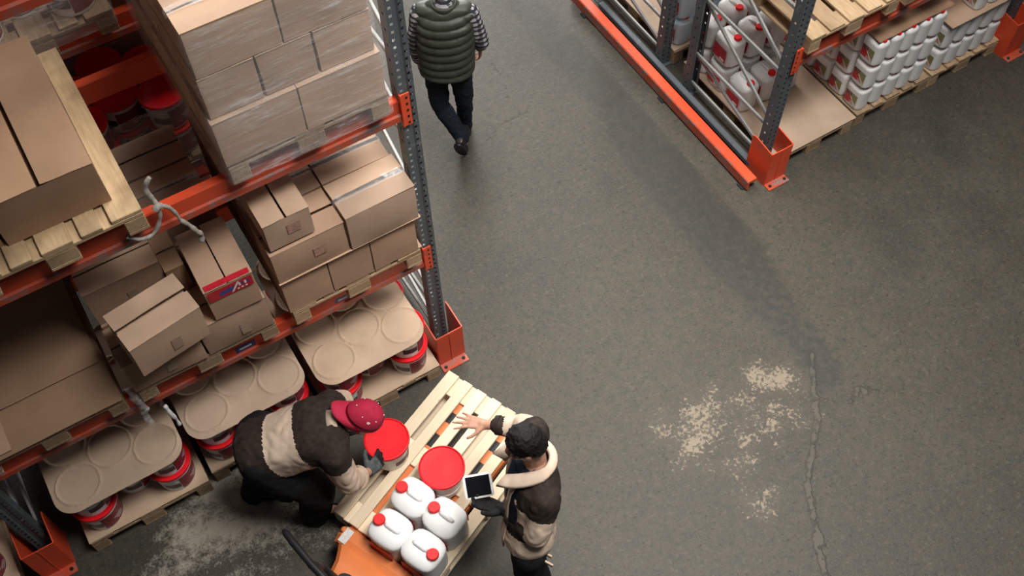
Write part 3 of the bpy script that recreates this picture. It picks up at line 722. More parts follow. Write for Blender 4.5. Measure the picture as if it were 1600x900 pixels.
def draped_sheet(label, x0, x1, y0, y1, z, centres, group, R=.136):
    mb = MB(); nx, ny = 130, 180; pts = []
    cx, cy = (x0 + x1) / 2, (y0 + y1) / 2; hx, hy = (x1 - x0) / 2, (y1 - y0) / 2; rc = .13
    for i in range(nx + 1):
        for j in range(ny + 1):
            u, v = 2 * i / nx - 1, 2 * j / ny - 1
            x, y = u * hx, v * hy
            ax, ay = abs(x) - (hx - rc), abs(y) - (hy - rc)
            if ax > 0 and ay > 0:                   # pull corners round
                L = math.hypot(ax, ay); m = max(ax, ay)
                x = math.copysign((hx - rc) + ax * m / L, x); y = math.copysign((hy - rc) + ay * m / L, y)
            x += cx; y += cy
            d = min(math.hypot(x - a, y - b) for a, b in centres)
            zz = -.003 if d < R - .012 else (.0045 if d < R + .002 else -.005 - .004 * min(1, (d - R - .002) / .05))
            zz += noise.noise(V((x * 5, y * 5, z))) * .002
            pts.append((x, y, z + zz))
    fs = [(i * (ny + 1) + j, (i + 1) * (ny + 1) + j, (i + 1) * (ny + 1) + j + 1, i * (ny + 1) + j + 1) for i in range(nx) for j in range(ny)]
    o = len(pts); low = [(a, b, c - .004) for a, b, c in pts]; n1 = ny + 1
    rim = [i * n1 for i in range(nx + 1)] + [nx * n1 + j for j in range(1, n1)] + [i * n1 + ny for i in range(nx - 1, -1, -1)] + [j for j in range(ny - 1, 0, -1)]
    mb.add(pts + low, fs + [tuple(o + q for q in reversed(f)) for f in fs] + [(rim[i], o + rim[i], o + rim[(i + 1) % len(rim)], rim[(i + 1) % len(rim)]) for i in range(len(rim))])
    return tag(mb.build('cardboard_sheet', 'cardboard_sheet', None, True, sharp=60), label, 'cardboard', group)
def bucket_pallet(x0, yf, where, mat, W=.8, rz0=0., tiers=2, zb=0., skip=(), wrapd=False, rows=4, offs=(0, 0)):
    cx = x0 + W / 2
    pallet('floor pallet of the bucket %s' % where, (cx, yf + .62, zb), 0, W, 1.2, mat, group='floor pallets under the left rack')
    sh = MB(); sh.box((0, 0, 0), (W + .005, 1.19, .006), ch=.002)
    tag(sh.build('cardboard_sheet', 'cardboard_sheet', loc=(cx, yf + .615, zb + .1490)), 'cardboard layer under the buckets of the %s' % where, 'cardboard')
    top = []; rr = random.Random(int(x0 * 100))
    cols = [(.155, 0), (.400, .135), (.645, 0)]
    for ti in range(tiers):
        for ci, (ox, oy) in enumerate(cols):
            for k in range(rows):
                y = yf + .165 + oy + k * .284
                if y > yf + 1.12: continue
                if (ti, ci, k) in skip: continue
                nm = ['left', 'middle', 'right'][ci]
                if k == 0: lb = '%s red-lidded bucket, front of the %s layer, %s' % (nm, 'lower' if ti == 0 else 'upper', where)
                else: lb = '%s red-lidded bucket, %s row, %s layer, %s' % (nm, ORD[k], 'lower' if ti == 0 else 'upper', where)
                b = bucket(lb, (x0 + ox * W / .8 + offs[0] * ti, y + offs[1] * ti, zb + .1525 + ti * .2370), rr.uniform(-.5, .5) + rz0, 'buckets, ' + where)
                if ti == tiers - 1: top.append((x0 + ox * W / .8 + offs[0], y + offs[1]))
    return top
W1, W2, W3 = 'stack beside the end post', 'stack behind the bending man', 'stack near bottom left corner'
t1 = bucket_pallet(-.930, -.225, W1, 'wood_old', .80, .2)
draped_sheet('pale cardboard sheet with round lid marks beside the end post', -.930, -.165, -.225, .93, .634, t1, 'sheets over buckets')
t2 = bucket_pallet(-1.765, -.135, W2, 'wood_old', .80, .2)
draped_sheet('cardboard sheet with round lid marks behind the bending man', -1.770, -.975, -.140, 1.02, .634, t2, 'sheets over buckets')
t3 = bucket_pallet(-2.605, -.170, W3, 'wood_old', .80, .3)
draped_sheet('cardboard sheet with round lid marks near the bottom left corner', -2.615, -1.815, -.172, .98, .634, t3, 'sheets over buckets')
# next bay, only a corner in the photo
pallet('floor pallet beyond the bottom left post', (-3.45, .45, 0), 0, .80, 1.2, 'wood_old', group='floor pallets under the left rack')
tag(MB().box((0, 0, 0), (.82, 1.2, .006), ch=.002).build('cardboard_sheet', 'cardboard_sheet', loc=(-3.45, .45, .149)), 'cardboard layer on the pallet beyond the bottom left post', 'cardboard')
for i, (x, y) in enumerate(((-3.20, .02), (-3.48, .02), (-3.20, .31))):
    bucket('red-lidded bucket beyond the bottom left post, %s' % ['nearest the post', 'further left', 'behind'][i], (x, y, .1525), .4, 'buckets beyond the bottom left post')
# rear rack: wrapped bucket pallets, seen in gaps between shelves
def rear_load(x0, y0, zb, where, tiers):
    pallet('dim rear-rack pallet of the %s' % where, (x0 + .4, y0 + .6, zb), 0, .8, 1.2, 'wood_old', group='pallets on the left rear rack')
    for ti in range(tiers):
        for ci, (ox, oy) in enumerate(((.155, 0), (.400, .135), (.645, 0))):
            for k in range(2):
                lb = '%s %s red-lidded bucket, layer %s, %s' % (['front', 'second-row'][k], ['left', 'middle', 'right'][ci], ['one', 'two', 'three', 'four'][ti], where)
                bucket(lb, (x0 + ox, y0 + .155 + oy + k * .284, zb + .1455 + ti * .2370), -.6 + .3 * ci, 'buckets, ' + where)
    carton('carton added to block light at the back of the %s' % where, x0 + .02, x0 + .78, y0 + .76, y0 + 1.17, zb + .1455, zb + .98, tape=False)  # added carton, stops light coming through from behind the bucket rows
    film_shell('stretch_wrap', 'clear film round the %s' % where, x0 - .01, x0 + .81, y0 - .01, y0 + .75, zb + .05, zb + .15 + tiers * .237 + .03, mat='film_dense')
rear_load(-1.86, 1.24, 2.567, 'wrapped stack at top left edge', 2)
rear_load(-1.62, 1.32, 1.207, 'wrapped stack below the dim rear beams', 2)
rear_load(-2.50, 1.32, 1.207, 'wrapped stack behind flattened cardboard', 2)

# unseen loads added on the rear shelves to keep light off the rear buckets
for i, (x, y, z, w, h, nm) in enumerate(((-2.42, 1.36, 4.022, .8, .62, 'left'), (-1.50, 1.36, 4.022, .8, .62, 'middle'), (-.55, 1.36, 4.022, .8, .62, 'right'))):
    pallet('pallet on the top rear shelf at left, %s of three' % nm, (x, y + .6, z), 0, w, 1.2, 'wood_old', group='pallets on the left rear rack')
    carton('unseen tall carton added to block light, top rear shelf at left, %s of three' % nm, x - w / 2, x + w / 2, y + .02, y + 1.18, z + .1455, z + h, group='light-blocking cartons added on the top rear shelf', tape=False)
pallet('pallet on the middle rear shelf behind the wrapped carton stack', (-.50, 1.94, 2.567), 0, .8, 1.2, 'wood_old', group='pallets on the left rear rack')
carton('unseen tall carton added to block light, middle rear shelf behind the wrapped carton stack', -.90, -.10, 1.36, 2.52, 2.7125, 3.7, tape=False)  # hidden load, added to stop light reaching the rear shelves
pallet('pallet on the low rear shelf behind the loose cartons', (-.46, 1.94, 1.207), 0, .8, 1.2, 'wood_old', group='pallets on the left rear rack')
carton('unseen tall carton added to block light, low rear shelf behind the loose cartons', -.66, -.08, 1.36, 2.50, 1.3525, 2.28, tape=False)  # hidden load, added to cut light coming in from the right
# knotted rag strip on the upper beam, film scraps on the lower beam
def strip(label, cat, paths, mat, name):
    t = thing(name, label, cat, paths[0][0][0])
    for pts, r in paths:
        pts = [V(p) for p in pts]; fine = []
        for i in range(len(pts) - 1):
            p0, p1, p2, p3 = pts[max(i - 1, 0)], pts[i], pts[i + 1], pts[min(i + 2, len(pts) - 1)]
            for k in range(6):
                u = k / 6; fine.append(.5 * ((2 * p1) + (-p0 + p2) * u + (2 * p0 - 5 * p1 + 4 * p2 - p3) * u * u + (-p0 + 3 * p1 - 3 * p2 + p3) * u ** 3))
        fine.append(pts[-1])
        rr = [r * (1 + .5 * noise.noise(p * 30)) for p in fine]
        mb = MB(); mb.tube(fine, rr, 7); mb.build('strand', mat, t, True, origin=t.location)
    return t
strip('frayed pale rag strip knotted round the upper orange beam', 'rag strip', [
    ([(-1.515, -.045, 2.545), (-1.47, -.055, 2.50), (-1.41, -.055, 2.49), (-1.365, -.05, 2.53), (-1.335, -.05, 2.60), (-1.33, -.04, 2.655)], .010),
    ([(-1.345, -.05, 2.64), (-1.33, -.05, 2.655), (-1.315, -.05, 2.645)], .018),
    ([(-1.33, -.045, 2.65), (-1.335, -.03, 2.69), (-1.345, -.02, 2.74), (-1.33, -.02, 2.79), (-1.305, -.02, 2.82)], .014),
    ([(-1.33, -.045, 2.655), (-1.29, -.05, 2.62), (-1.27, -.055, 2.56), (-1.265, -.06, 2.51)], .010),
    ([(-1.265, -.06, 2.51), (-1.24, -.065, 2.46), (-1.22, -.07, 2.40), (-1.205, -.07, 2.36), (-1.215, -.07, 2.31)], .013)], 'strap_fibre', 'rag_strip')
strip('torn film scrap hanging from the lower orange beam near its middle pallet gap', 'film scrap', [
    ([(-1.905, -.02, 1.36), (-1.90, -.05, 1.27), (-1.895, -.055, 1.16), (-1.905, -.06, 1.05), (-1.90, -.06, .97)], .020),
    ([(-1.88, -.02, 1.34), (-1.885, -.05, 1.22), (-1.875, -.06, 1.12)], .016)], 'film_dense', 'film_scrap')
strip('white plastic strip dangling over the bucket stack near the bottom left', 'plastic strip', [
    ([(-1.79, -.03, 1.02), (-1.785, -.05, .95), (-1.775, -.055, .87), (-1.775, -.06, .80)], .011)], 'white_print', 'plastic_strip')

# ================================================================ JUGS
def jug_proto(L, Wd, H, bodymat, lab, name='plastic_jug', cap_off=.30):
    t = thing(name, 'x', 'jug'); t['category'] = 'jug'
    def ring(z, l, w, c, dx=0):
        l, w = l / 2, w / 2
        return [V((dx + a, b, z)) for a, b in ((l, -w + c), (l, w - c), (l - c * .30, w - c * .30), (l - c, w), (-l + c, w), (-l + c * .30, w - c * .30), (-l, w - c), (-l, -w + c), (-l + c * .30, -w + c * .30), (-l + c, -w), (l - c, -w), (l - c * .30, -w + c * .30))]
    c = min(L, Wd) * .29
    mb = MB(); mb.rings([ring(0, L * .90, Wd * .88, c), ring(H * .03, L * .98, Wd * .98, c), ring(H * .06, L, Wd, c), ring(H * .30, L * .992, Wd * .985, c), ring(H * .66, L * .992, Wd * .985, c), ring(H * .75, L, Wd, c), ring(H * .80, L * .99, Wd * .985, c),
                         ring(H * .86, L * .90, Wd * .86, c), ring(H * .905, L * .72, Wd * .62, c * .8), ring(H * .92, L * .45, Wd * .34, c * .5)])
    me = mb.mesh('body', True); bm = bmesh.new(); bm.from_mesh(me); bmesh.ops.recalc_face_normals(bm, faces=bm.faces); bm.to_mesh(me); bm.free()
    o = ob('body', me, bodymat, t); md = o.modifiers.new('sub', 'SUBSURF'); md.levels = 1; md.render_levels = 1
    # moulded handle: raised grip with a sunken slot beside it
    mb = MB(); hx = [(-L * .12, H * .895), (-L * .06, H * .925), (L * .08, H * .932), (L * .20, H * .915), (L * .27, H * .875)]
    mb.tube([(a, 0, z) for a, z in hx], [Wd * .065, Wd * .075, Wd * .075, Wd * .075, Wd * .06], 10); mb.build('handle', bodymat, t, True)
    cx = -L * cap_off; r = min(L, Wd) * .145
    mb = MB(); mb.lathe([(r * .95, H * .82), (r * .95, H * .93), (r * .85, H * .94)], 20, (cx, 0, 0)); mb.build('neck', bodymat, t, True, sharp=40)
    mb = MB(); prof = [(r * 1.08, H * .918), (r * 1.10, H * .925), (r * 1.08, H * .985), (r * .98, H * 1.0), (r * .6, H * 1.0)]
    mb.lathe(prof, 24, (cx, 0, 0))
    for k in range(24):
        a = 2 * PI * k / 24; mb.box((cx + r * 1.09 * math.cos(a), r * 1.09 * math.sin(a), H * .952), (.003, .003, H * .055), rotz(a))
    mb.build('cap', 'red_plastic', t, True, sharp=40)
    lw, l0, l1 = L * .34, H * .16, H * .60
    for s in (-1, 1):
        y = s * (Wd / 2 + .0004); mb = MB(); mb.add([(lw * s, y, l0), (-lw * s, y, l0), (-lw * s, y, l1), (lw * s, y, l1)], [(0, 1, 2, 3)])
        me = mb.mesh('label'); uv_quad(me); lo = ob('label', me, lab, t)
        if lab == 'red_label':
            mb = MB(); mb.box((-lw * .45 * s, s * (Wd / 2 + .0012), l0 + (l1 - l0) * .12), (lw * .7, .001, (l1 - l0) * .16)); mb.build('label_print', 'white_print', lo)
    return t
class Jugs:
    def __init__(s, *a, **k): s.p = jug_proto(*a, **k); s.used = False
    def __call__(s, label, loc, rz=0., group=None):
        o = s.p if not s.used else copy_tree(s.p); s.used = True
        o['label'] = label; o.location = loc; o.rotation_euler = (0, 0, rz)
        if group: o['group'] = group
        return o
big = Jugs(.252, .228, .285, 'white_plastic', 'red_label'); small = Jugs(.180, .138, .245, 'white_plastic', 'jug_label'); mid = Jugs(.225, .185, .285, 'white_plastic_old', 'red_label'); blue = Jugs(.225, .185, .285, 'blue_plastic', 'red_label')

# ---- right rack, first floor pallet: cardboard and a part pile of large jugs
GP = 'floor pallets under the right rack'
pallet('floor pallet with bare cardboard at the right rack end', (3.345, .585, 0), 0, .77, 1.2, 'wood_old', group=GP)
tag(MB().box((0, 0, 0), (.79, 1.21, .006), ch=.002).build('cardboard_sheet', 'cardboard_sheet', loc=(3.35, .585, .149)), 'bare cardboard sheet on the first floor pallet of the right rack', 'cardboard')
Gj = 'large jugs behind the right rack end post'
for k in range(3):
    for c_ in range(3):
        mid('large red-capped jug, lower layer, %s column from the aisle, %s' % (['first', 'second', 'third'][c_], ['nearest bare cardboard', 'middle', 'farthest back'][k]), (3.075 + c_ * .205, .60 + k * .245, .1525), PI / 2 + .03 * ((k * 3 + c_) % 3 - 1), Gj)
for k in range(2):
    for c_ in range(3):
        mid('large red-capped jug, upper layer, %s column from the aisle, %s' % (['first', 'second', 'third'][c_], ['nearer bare cardboard', 'farther back'][k]), (3.075 + c_ * .205, .835 + k * .25, .439), PI / 2 + .04 * ((k + c_) % 3 - 1), Gj)
# ---- second floor pallet: three layers of small jugs
pallet('floor pallet under the block of small labelled jugs', (4.155, .60, 0), 0, .77, 1.2, 'wood_old', group=GP)
Gs = 'small labelled jugs stacked in three layers'
for ti in range(3):
    for r_ in range(6):
        for c_ in range(5):
            if r_ > 0 and c_ > 0: continue
            lb = 'small white jug, %s layer of the jug block, ' % TIER[ti]
            lb += ('corner with label facing the aisle' if r_ == 0 and c_ == 0 else ('front side, %s from the labelled corner' % ORD[c_] if r_ == 0 else 'label side, %s back from the corner' % ORD[r_]))
            small(lb, (3.845 + c_ * .1425, .115 + r_ * .186, .1455 + ti * .2465), PI / 2, Gs)
def jug_top_sheet():
    mb = MB(); pts = []; nx, ny = 30, 40
    for i in range(nx + 1):
        for j in range(ny + 1):
            x = 3.785 + .745 * i / nx; y = .046 + 1.06 * j / ny
            pts.append((x, y, .889 + .008 * math.sin((x - 3.845) / .1425 * 2 * PI + PI / 2) * .4 + noise.noise(V((x * 8, y * 8, 0))) * .006))
    fs = [(i * (ny + 1) + j, (i + 1) * (ny + 1) + j, (i + 1) * (ny + 1) + j + 1, i * (ny + 1) + j + 1) for i in range(nx) for j in range(ny)]
    mb.add(pts, fs); o = mb.build('cardboard_sheet', 'cardboard_brown', None, True); md = o.modifiers.new('t', 'SOLIDIFY'); md.thickness = .005
    tag(o, 'wavy brown cardboard sheet on top of the block of small jugs', 'cardboard')
jug_top_sheet()
# ---- third floor pallet
pallet('floor pallet under the jugs beside the far right post guard', (4.935, .60, 0), 0, .75, 1.2, 'wood_yellow', group=GP)
Gt = 'jugs on the farthest right floor pallet'
for ti in range(2):
    for r_ in range(2):
        for c_ in range(5):
            lb = 'small white jug, far right pallet, %s layer, %s row, %s from left' % (['bottom', 'second'][ti], ['front', 'second'][r_], ORD[c_])
            small(lb, (4.64 + c_ * .1425, .115 + r_ * .19, .1455 + ti * .2465), PI / 2 if ti == 0 or c_ else PI / 2 + .1, Gt)
tag(MB().box((0, 0, 0), (.74, 1.15, .010), ch=.003).build('cardboard_sheet', 'cardboard_pale', loc=(4.94, .58, .648)), 'cardboard sheet under the topmost jugs on the far right pallet', 'cardboard')
for i, (x, y) in enumerate(((4.90, .13), (5.05, .13), (5.20, .13), (4.64, .34), (4.64, .55), (4.90, .55), (5.05, .55), (4.79, .55))):
    small(['first top jug on the far right pallet, label towards bare cardboard', 'second top jug on the far right pallet, front row', 'last top jug on the far right pallet, front row', 'top jug alone at the left side of the far right pallet sheet',
           'top jug behind the lone one on the far right pallet', 'back-row top jug on the far right pallet, third', 'back-row top jug on the far right pallet, last', 'back-row top jug on the far right pallet, second'][i], (x, y, .6545), PI / 2, Gt)
# ---- right rack, shelf: two empty pallets, one on top of a carton load further back
pallet('worn empty pallet lying on the right rack beam', (3.36, .60, 1.248), 0, .80, 1.2, 'wood_yellow', group='pallets on the right rack beam', tw=[.13, .13, .13, .13, .13])
pallet('second worn pallet on the right rack beam, cut by photo top', (4.24, .60, 1.248), 0, .80, 1.2, 'wood_old', group='pallets on the right rack beam')
carton('large carton on the right shelf behind the end post', 3.06, 3.62, .56, 1.08, 1.394, 1.9, mat='cardboard', tape=False)
# ---- rear right floor pallets
pallet('rear floor pallet at right with pale blue jugs', (3.36, 1.92, 0), 0, .80, 1.2, 'wood_old', group=GP)
tag(MB().box((0, 0, 0), (.80, 1.19, .006), ch=.002).build('cardboard_sheet', 'cardboard_sheet', loc=(3.36, 1.92, .149)), 'cardboard sheet on the rear right floor pallet at the photo top', 'cardboard')
for ti in range(2):
    for c_ in range(3):
        blue('pale blue jug between the two close posts, %s layer, %s from the aisle' % (['lower', 'upper'][ti], ORD[c_]), (3.08 + c_ * .205, 1.46, .1525 + ti * .2865), PI / 2, 'pale blue jugs on the rear pallet')

# ================================================================ PALLET TRUCK WITH LOADED PALLET
PC = V((-.508, -.930, 0)); PYAW = -66.64 * PI / 180; PZ = .116
PR = rotz(PYAW)
def pl(x, y, z): return PC + PR @ V((x, y, 0)) + V((0, 0, z))
pallet('new pale pallet on the orange pallet truck between two men', (PC.x, PC.y, PZ), PYAW, .80, 1.2, 'wood_new', tops=7, tw=[.085, .072, .075, .075, .075, .075, .090])
def truck():
    t = thing('pallet_truck', 'orange hand pallet truck with forks under the new pallet', 'pallet truck', (PC.x, PC.y, 0), PYAW)
    for sx in (-1, 1):
        f = MB(); x = sx * .195; pr = [(-.075, .150), (-.075, .200), (-.060, .2145), (.060, .2145), (.075, .200), (.075, .150)]
        n = len(pr); vs = []
        ysec = [(-.64, 1), (.40, 1), (.50, .7), (.54, .35)]
        for y, k in ysec: vs.append([V((x + a * (1 if k == 1 else .5 + k / 2), y, .2145 - (.2145 - b) * k)) for a, b in pr])
        f.rings(vs); fk = f.build('fork', 'orange_truck', t)
        for y0, y1 in ((.10, .20), (.30, .38)):
            w = MB(); w.box((x, (y0 + y1) / 2, .2150), (.10, y1 - y0, .002)); w.build('roller_slot', 'black_rubber', fk)
        w = MB(); w.lathe([(.038, -.03), (.040, -.027), (.040, .027), (.038, .03)], 20, (x, .33, .041), Matrix.Rotation(PI / 2, 3, 'Y')); w.build('load_roller', 'black_rubber', t, True, sharp=40)
        w = MB(); w.box((x, .33, .10), (.03, .16, .10), ch=.01); w.build('roller_arm', 'dark_steel', t)
    # head frame across the fork heels, then a hump narrowing to the steering post
    mb = MB()
    rr = []
    for y, hw, z0, z1, cr in ((-.622, .255, .13, .275, .02), (-.64, .268, .12, .315, .03), (-.700, .268, .12, .325, .03), (-.745, .262, .12, .315, .04)):
        rr.append([V((a, y, b)) for a, b in ((-hw, z0), (-hw, z1 - cr), (-hw + cr, z1), (hw - cr, z1), (hw, z1 - cr), (hw, z0))])
    mb.rings(rr); mb.build('head_frame', 'orange_truck', t)
    rr = []
    mb = MB()
    for y, hw, z0, z1 in ((-.742, .225, .20, .325), (-.79, .190, .21, .345), (-.84, .160, .22, .36), (-.90, .145, .22, .36), (-.99, .130, .22, .34), (-1.06, .085, .22, .31)):
        rr.append([V((a, y, b)) for a, b in ((-hw, z0), (-hw, z1 - .03), (-hw + .03, z1), (hw - .03, z1), (hw, z1 - .03), (hw, z0))])
    mb.rings(rr); mb.build('hump', 'orange_truck', t, True, sharp=30)
    mb = MB(); mb.box((-.205, -.690, .3265), (.055, .095, .002), ch=.0005); mb.build('rating_plate', 'sticker', t)
    mb = MB(); mb.lathe([(.018, 0), (.018, .012), (.010, .016)], 12, (-.245, -.665, .315)); mb.build('bolt', 'orange_truck', t, True)
    for sx in (-1, 1):
        w = MB(); w.lathe([(.085, -.024), (.090, -.020), (.090, .020), (.085, .024)], 28, (sx * .055, -.93, .091), Matrix.Rotation(PI / 2, 3, 'Y')); w.build('steer_wheel', 'black_rubber', t, True, sharp=40)
    w = MB(); w.lathe([(.060, .34), (.060, .40), (.045, .42), (.045, .46)], 24, (0, -.93, 0)); w.build('pump_post', 'black_rubber', t, True, sharp=40)
    w = MB(); w.tube([(0, -.945, .42), (0, -.985, .75), (0, -1.01, .93)], .022, 12); tl = w.build('tiller', 'black_rubber', t, True)
    pts = [(-.02, -1.01, .92), (-.10, -1.005, .95), (-.20, -.995, 1.02), (-.235, -.985, 1.06)]
    w = MB(); w.tube([(.235, -1.075, 1.05), (.16, -1.075, 1.06), (0, -1.05, 1.065), (-.16, -1.015, 1.06), (-.235, -.995, 1.05), (-.255, -.99, 1.045)], [.018, .021, .021, .021, .020, .012], 12); w.build('handlebar', 'black_rubber', tl, True)
    w = MB(); w.tube([(0, -1.01, .92), (0, -1.03, .98), (0, -1.05, 1.06)], .024, 10); w.build('handle_neck', 'black_rubber', tl, True)
truck()
ZT = PZ + .1455
p = V((-.7330, -.6560, ZT)); bucket('red-lidded bucket gripped by the bending man in the red cap', p, .9, 'buckets on the truck pallet')
BKC = V(p)
p = V((-.533, -1.000, ZT)); bucket('red-lidded bucket standing free in the middle of the truck pallet', p, 2.2, 'buckets on the truck pallet')
for i, (x, y, rz) in enumerate(((-.775, -1.070, 0), (-.985, -1.178, .02), (-.675, -1.285, -.03), (-.880, -1.392, PI))):
    big(['white jug on the truck pallet closest to the gripped bucket', 'white jug on the truck pallet at its left near corner', 'white jug on the truck pallet nearest the tablet', 'white jug on the truck pallet with cap turned right, nearest photo bottom'][i],
        (x, y, ZT), PYAW + rz, 'white jugs on the truck pallet')

# ================================================================ PEOPLE
def remesh(mb, name, voxel, mats, parent, origin, smooth=6, zone=None, disp=None, sm_f=.5):
    me = mb.mesh(name + '_src'); tmp = bpy.data.objects.new('tmp', me); C.objects.link(tmp)
    md = tmp.modifiers.new('r', 'REMESH'); md.mode = 'VOXEL'; md.voxel_size = voxel; md.use_smooth_shade = True
    if smooth:
        sm = tmp.modifiers.new('s', 'SMOOTH'); sm.factor = sm_f; sm.iterations = smooth
    dg = bpy.context.evaluated_depsgraph_get(); dg.update()
    out = bpy.data.meshes.new_from_object(tmp.evaluated_get(dg), depsgraph=dg)
    bpy.data.objects.remove(tmp); bpy.data.meshes.remove(me); out.name = name
    out.materials.clear()
    for k in ([mats] if isinstance(mats, str) else mats): out.materials.append(MATS[k])
    if disp:
        nn = [v.normal.copy() for v in out.vertices]
        for v, n in zip(out.vertices, nn): v.co += n * disp(v.co)
    if zone:
        for p in out.polygons: p.material_index = zone(p.center)
    else:
        for p in out.polygons: p.material_index = 0
    o_ = V(origin)
    for v in out.vertices: v.co -= o_
    out.polygons.foreach_set('use_smooth', [True] * len(out.polygons)); out.update()
    o = bpy.data.objects.new(name, out); C.objects.link(o); o.parent = parent
    return o
def hand(mb, wrist, d, n, t, curl=(.4, .45, .5, .55), spread=.06, k=1.0, grow=0., thumb=(.9, .35), first=None):
    """wrist, finger direction d, palm normal n (out of the palm), thumb side t"""
    d = V(d).normalized(); n = V(n); n = (n - d * n.dot(d)).normalized(); t = V(t); t = (t - d * t.dot(d) - n * t.dot(n)).normalized()
    w = V(wrist); g = grow
    offs = (.030, .010, -.010, -.029); lens = ((.042, .026, .020), (.046, .029, .021), (.042, .027, .020), (.033, .021, .018)); pal = (.088, .092, .086, .078)
    for i in range(4):
        b0 = w + t * offs[i] * .55 * k; kn = w + d * pal[i] * k + t * offs[i] * k
        mb.cap(b0, (.015 + g) * k, kn, (.0125 + g) * k)
        cur = kn; ang = first[i] if first else curl[i] * .7
        fan = spread * (1.5 - i)
        for j in range(3):
            dd = (d * math.cos(ang) + n * math.sin(ang) + t * fan).normalized(); nx = cur + dd * lens[i][j] * k
            r0 = (.0100, .0092, .0083)[j]; r1 = (.0092, .0083, .0070)[j]
            mb.cap(cur, (r0 + g) * k, nx, (r1 + g) * k, 10); cur = nx; ang += curl[i]
    b = w + d * .018 * k + t * .020 * k; a0, a1 = thumb
    m = b + (d * math.cos(a0) + t * math.sin(a0) + n * a1 * .4).normalized() * .042 * k
    e = m + (d * math.cos(a0 * .75) + t * math.sin(a0 * .75) + n * a1 * .7).normalized() * .034 * k
    f = e + (d * math.cos(a0 * .45) + t * math.sin(a0 * .45) + n * a1).normalized() * .028 * k
    mb.cap(b, (.018 + g) * k, m, (.0135 + g) * k); mb.cap(m, (.0125 + g) * k, e, (.0110 + g) * k, 10); mb.cap(e, (.0110 + g) * k, f, (.0090 + g) * k, 10)
    mb.cap(w - d * .03 * k, (.023 + g) * k, w + d * .02 * k, (.024 + g) * k)
def head_frame(fwd, up):
    f = V(fwd).normalized(); u = V(up); u = (u - f * u.dot(f)).normalized(); r = f.cross(u)
    return Matrix((r, f, u)).transposed()          # columns: right, forward, up
def add_head(mb, c, F):
    c = V(c); P = lambda x, y, z: c + F @ V((x, y, z))
    mb.ell(P(0, -.010, .020), (.076, .095, .098), F); mb.ell(P(0, .030, -.045), (.060, .062, .070), F)
    mb.cap(P(0, .060, -.095), .026, P(0, .070, -.088), .022)                     # chin
    mb.cap(P(-.050, .005, -.060), .026, P(-.018, .062, -.090), .020); mb.cap(P(.050, .005, -.060), .026, P(.018, .062, -.090), .020)
    mb.cap(P(-.035, .076, .022), .016, P(.035, .076, .022), .016)                # brow
    mb.cap(P(0, .090, .010), .009, P(0, .112, -.030), .0135); mb.cap(P(-.012, .098, -.034), .009, P(.012, .098, -.034), .009)   # nose
    mb.cap(P(-.020, .088, -.060), .010, P(.020, .088, -.060), .010)              # mouth mound
    mb.cap(P(-.042, .066, -.020), .018, P(-.040, .066, -.030), .018); mb.cap(P(.042, .066, -.020), .018, P(.040, .066, -.030), .018)
    for s in (-1, 1):
        mb.ell(P(s * .079, -.008, -.012), (.009, .019, .032), F); mb.ell(P(s * .084, -.014, .004), (.008, .014, .016), F)
def face_parts(c, F, parent, origin):
    c = V(c); P = lambda x, y, z: c + F @ V((x, y, z)); o_ = V(origin)
    for s in (-1, 1):
        mb = MB(); mb.ell(P(s * .032, .0795, .002), (.013, .011, .009), F, 12); e = mb.build('eye', 'eye_white', parent, True, o_)
        mb = MB(); mb.ell(P(s * .032, .0890, .001), (.006, .004, .006), F, 10); mb.build('iris', 'hair_black', e, True, o_)
        mb = MB(); mb.tube([P(s * .014, .090, .020), P(s * .032, .0925, .026), P(s * .052, .080, .020)], .004, 6); mb.build('eyebrow', 'hair_black', parent, True, o_)
    mb = MB(); mb.tube([P(-.022, .094, -.060), P(0, .100, -.058), P(.022, .094, -.060)], [.003, .005, .003], 8); mb.build('mouth', 'lips', parent, True, o_)
def wrinkle(a1=.007, s1=9, a2=.004, s2=24, off=0):
    def f(p):
        q = V((p.x, p.y, p.z + off)); return noise.noise(q * s1) * a1 + (abs(noise.noise(q * s2)) - .25) * a2
    return f
def dseg(c, a, b):
    d = b - a; t = max(0, min(1, (c - a).dot(d) / d.length_squared)); return (c - a - d * t).length
def lerp(a, b, t): return V(a) * (1 - t) + V(b) * t
def torso(mb, hips, neck, right, fwd, prof):
    """prof: (t, half width, half depth, forward shift)"""
    h, n = V(hips), V(neck); ax = (n - h).normalized(); r = V(right); r = (r - ax * r.dot(ax)).normalized(); f = ax.cross(r) * -1
    if f.dot(V(fwd)) < 0: f = -f
    mb.loft([(lerp(h, n, t) + f * s, r * w, f * d) for t, w, d, s in prof])
def shoe(name, ankle, toe_dir, parent, origin, mat='shoe_black', L=.25, pitch=0.):
    a = V(ankle); d = V(toe_dir).normalized(); side = d.cross(V((0, 0, 1))).normalized(); up = side.cross(d)
    mb = MB(); P = lambda x, y, z: a + side * x + d * y + up * z
    mb.loft([(P(0, -.070, -.050), side * .026, up * .028), (P(0, -.060, -.045), side * .034, up * .036), (P(0, 0, -.040), side * .038, up * .042), (P(0, .08, -.050), side * .045, up * .034), (P(0, .13, -.056), side * .046, up * .026), (P(0, .165, -.060), side * .036, up * .020), (P(0, .178, -.062), side * .020, up * .014)])
    mb.cap(P(0, -.012, -.03), .046, P(0, -.012, .055), .050)
    o = remesh(mb, name, .008, mat, parent, origin, 4)
    mb = MB(); mb.loft([(P(0, .055, -.092), side * .047, d * .128), (P(0, .055, -.080), side * .048, d * .130), (P(0, .055, -.074), side * .044, d * .124)], n=2.8); mb.build('sole', 'black_rubber', o, True, origin, sharp=40)
    return o

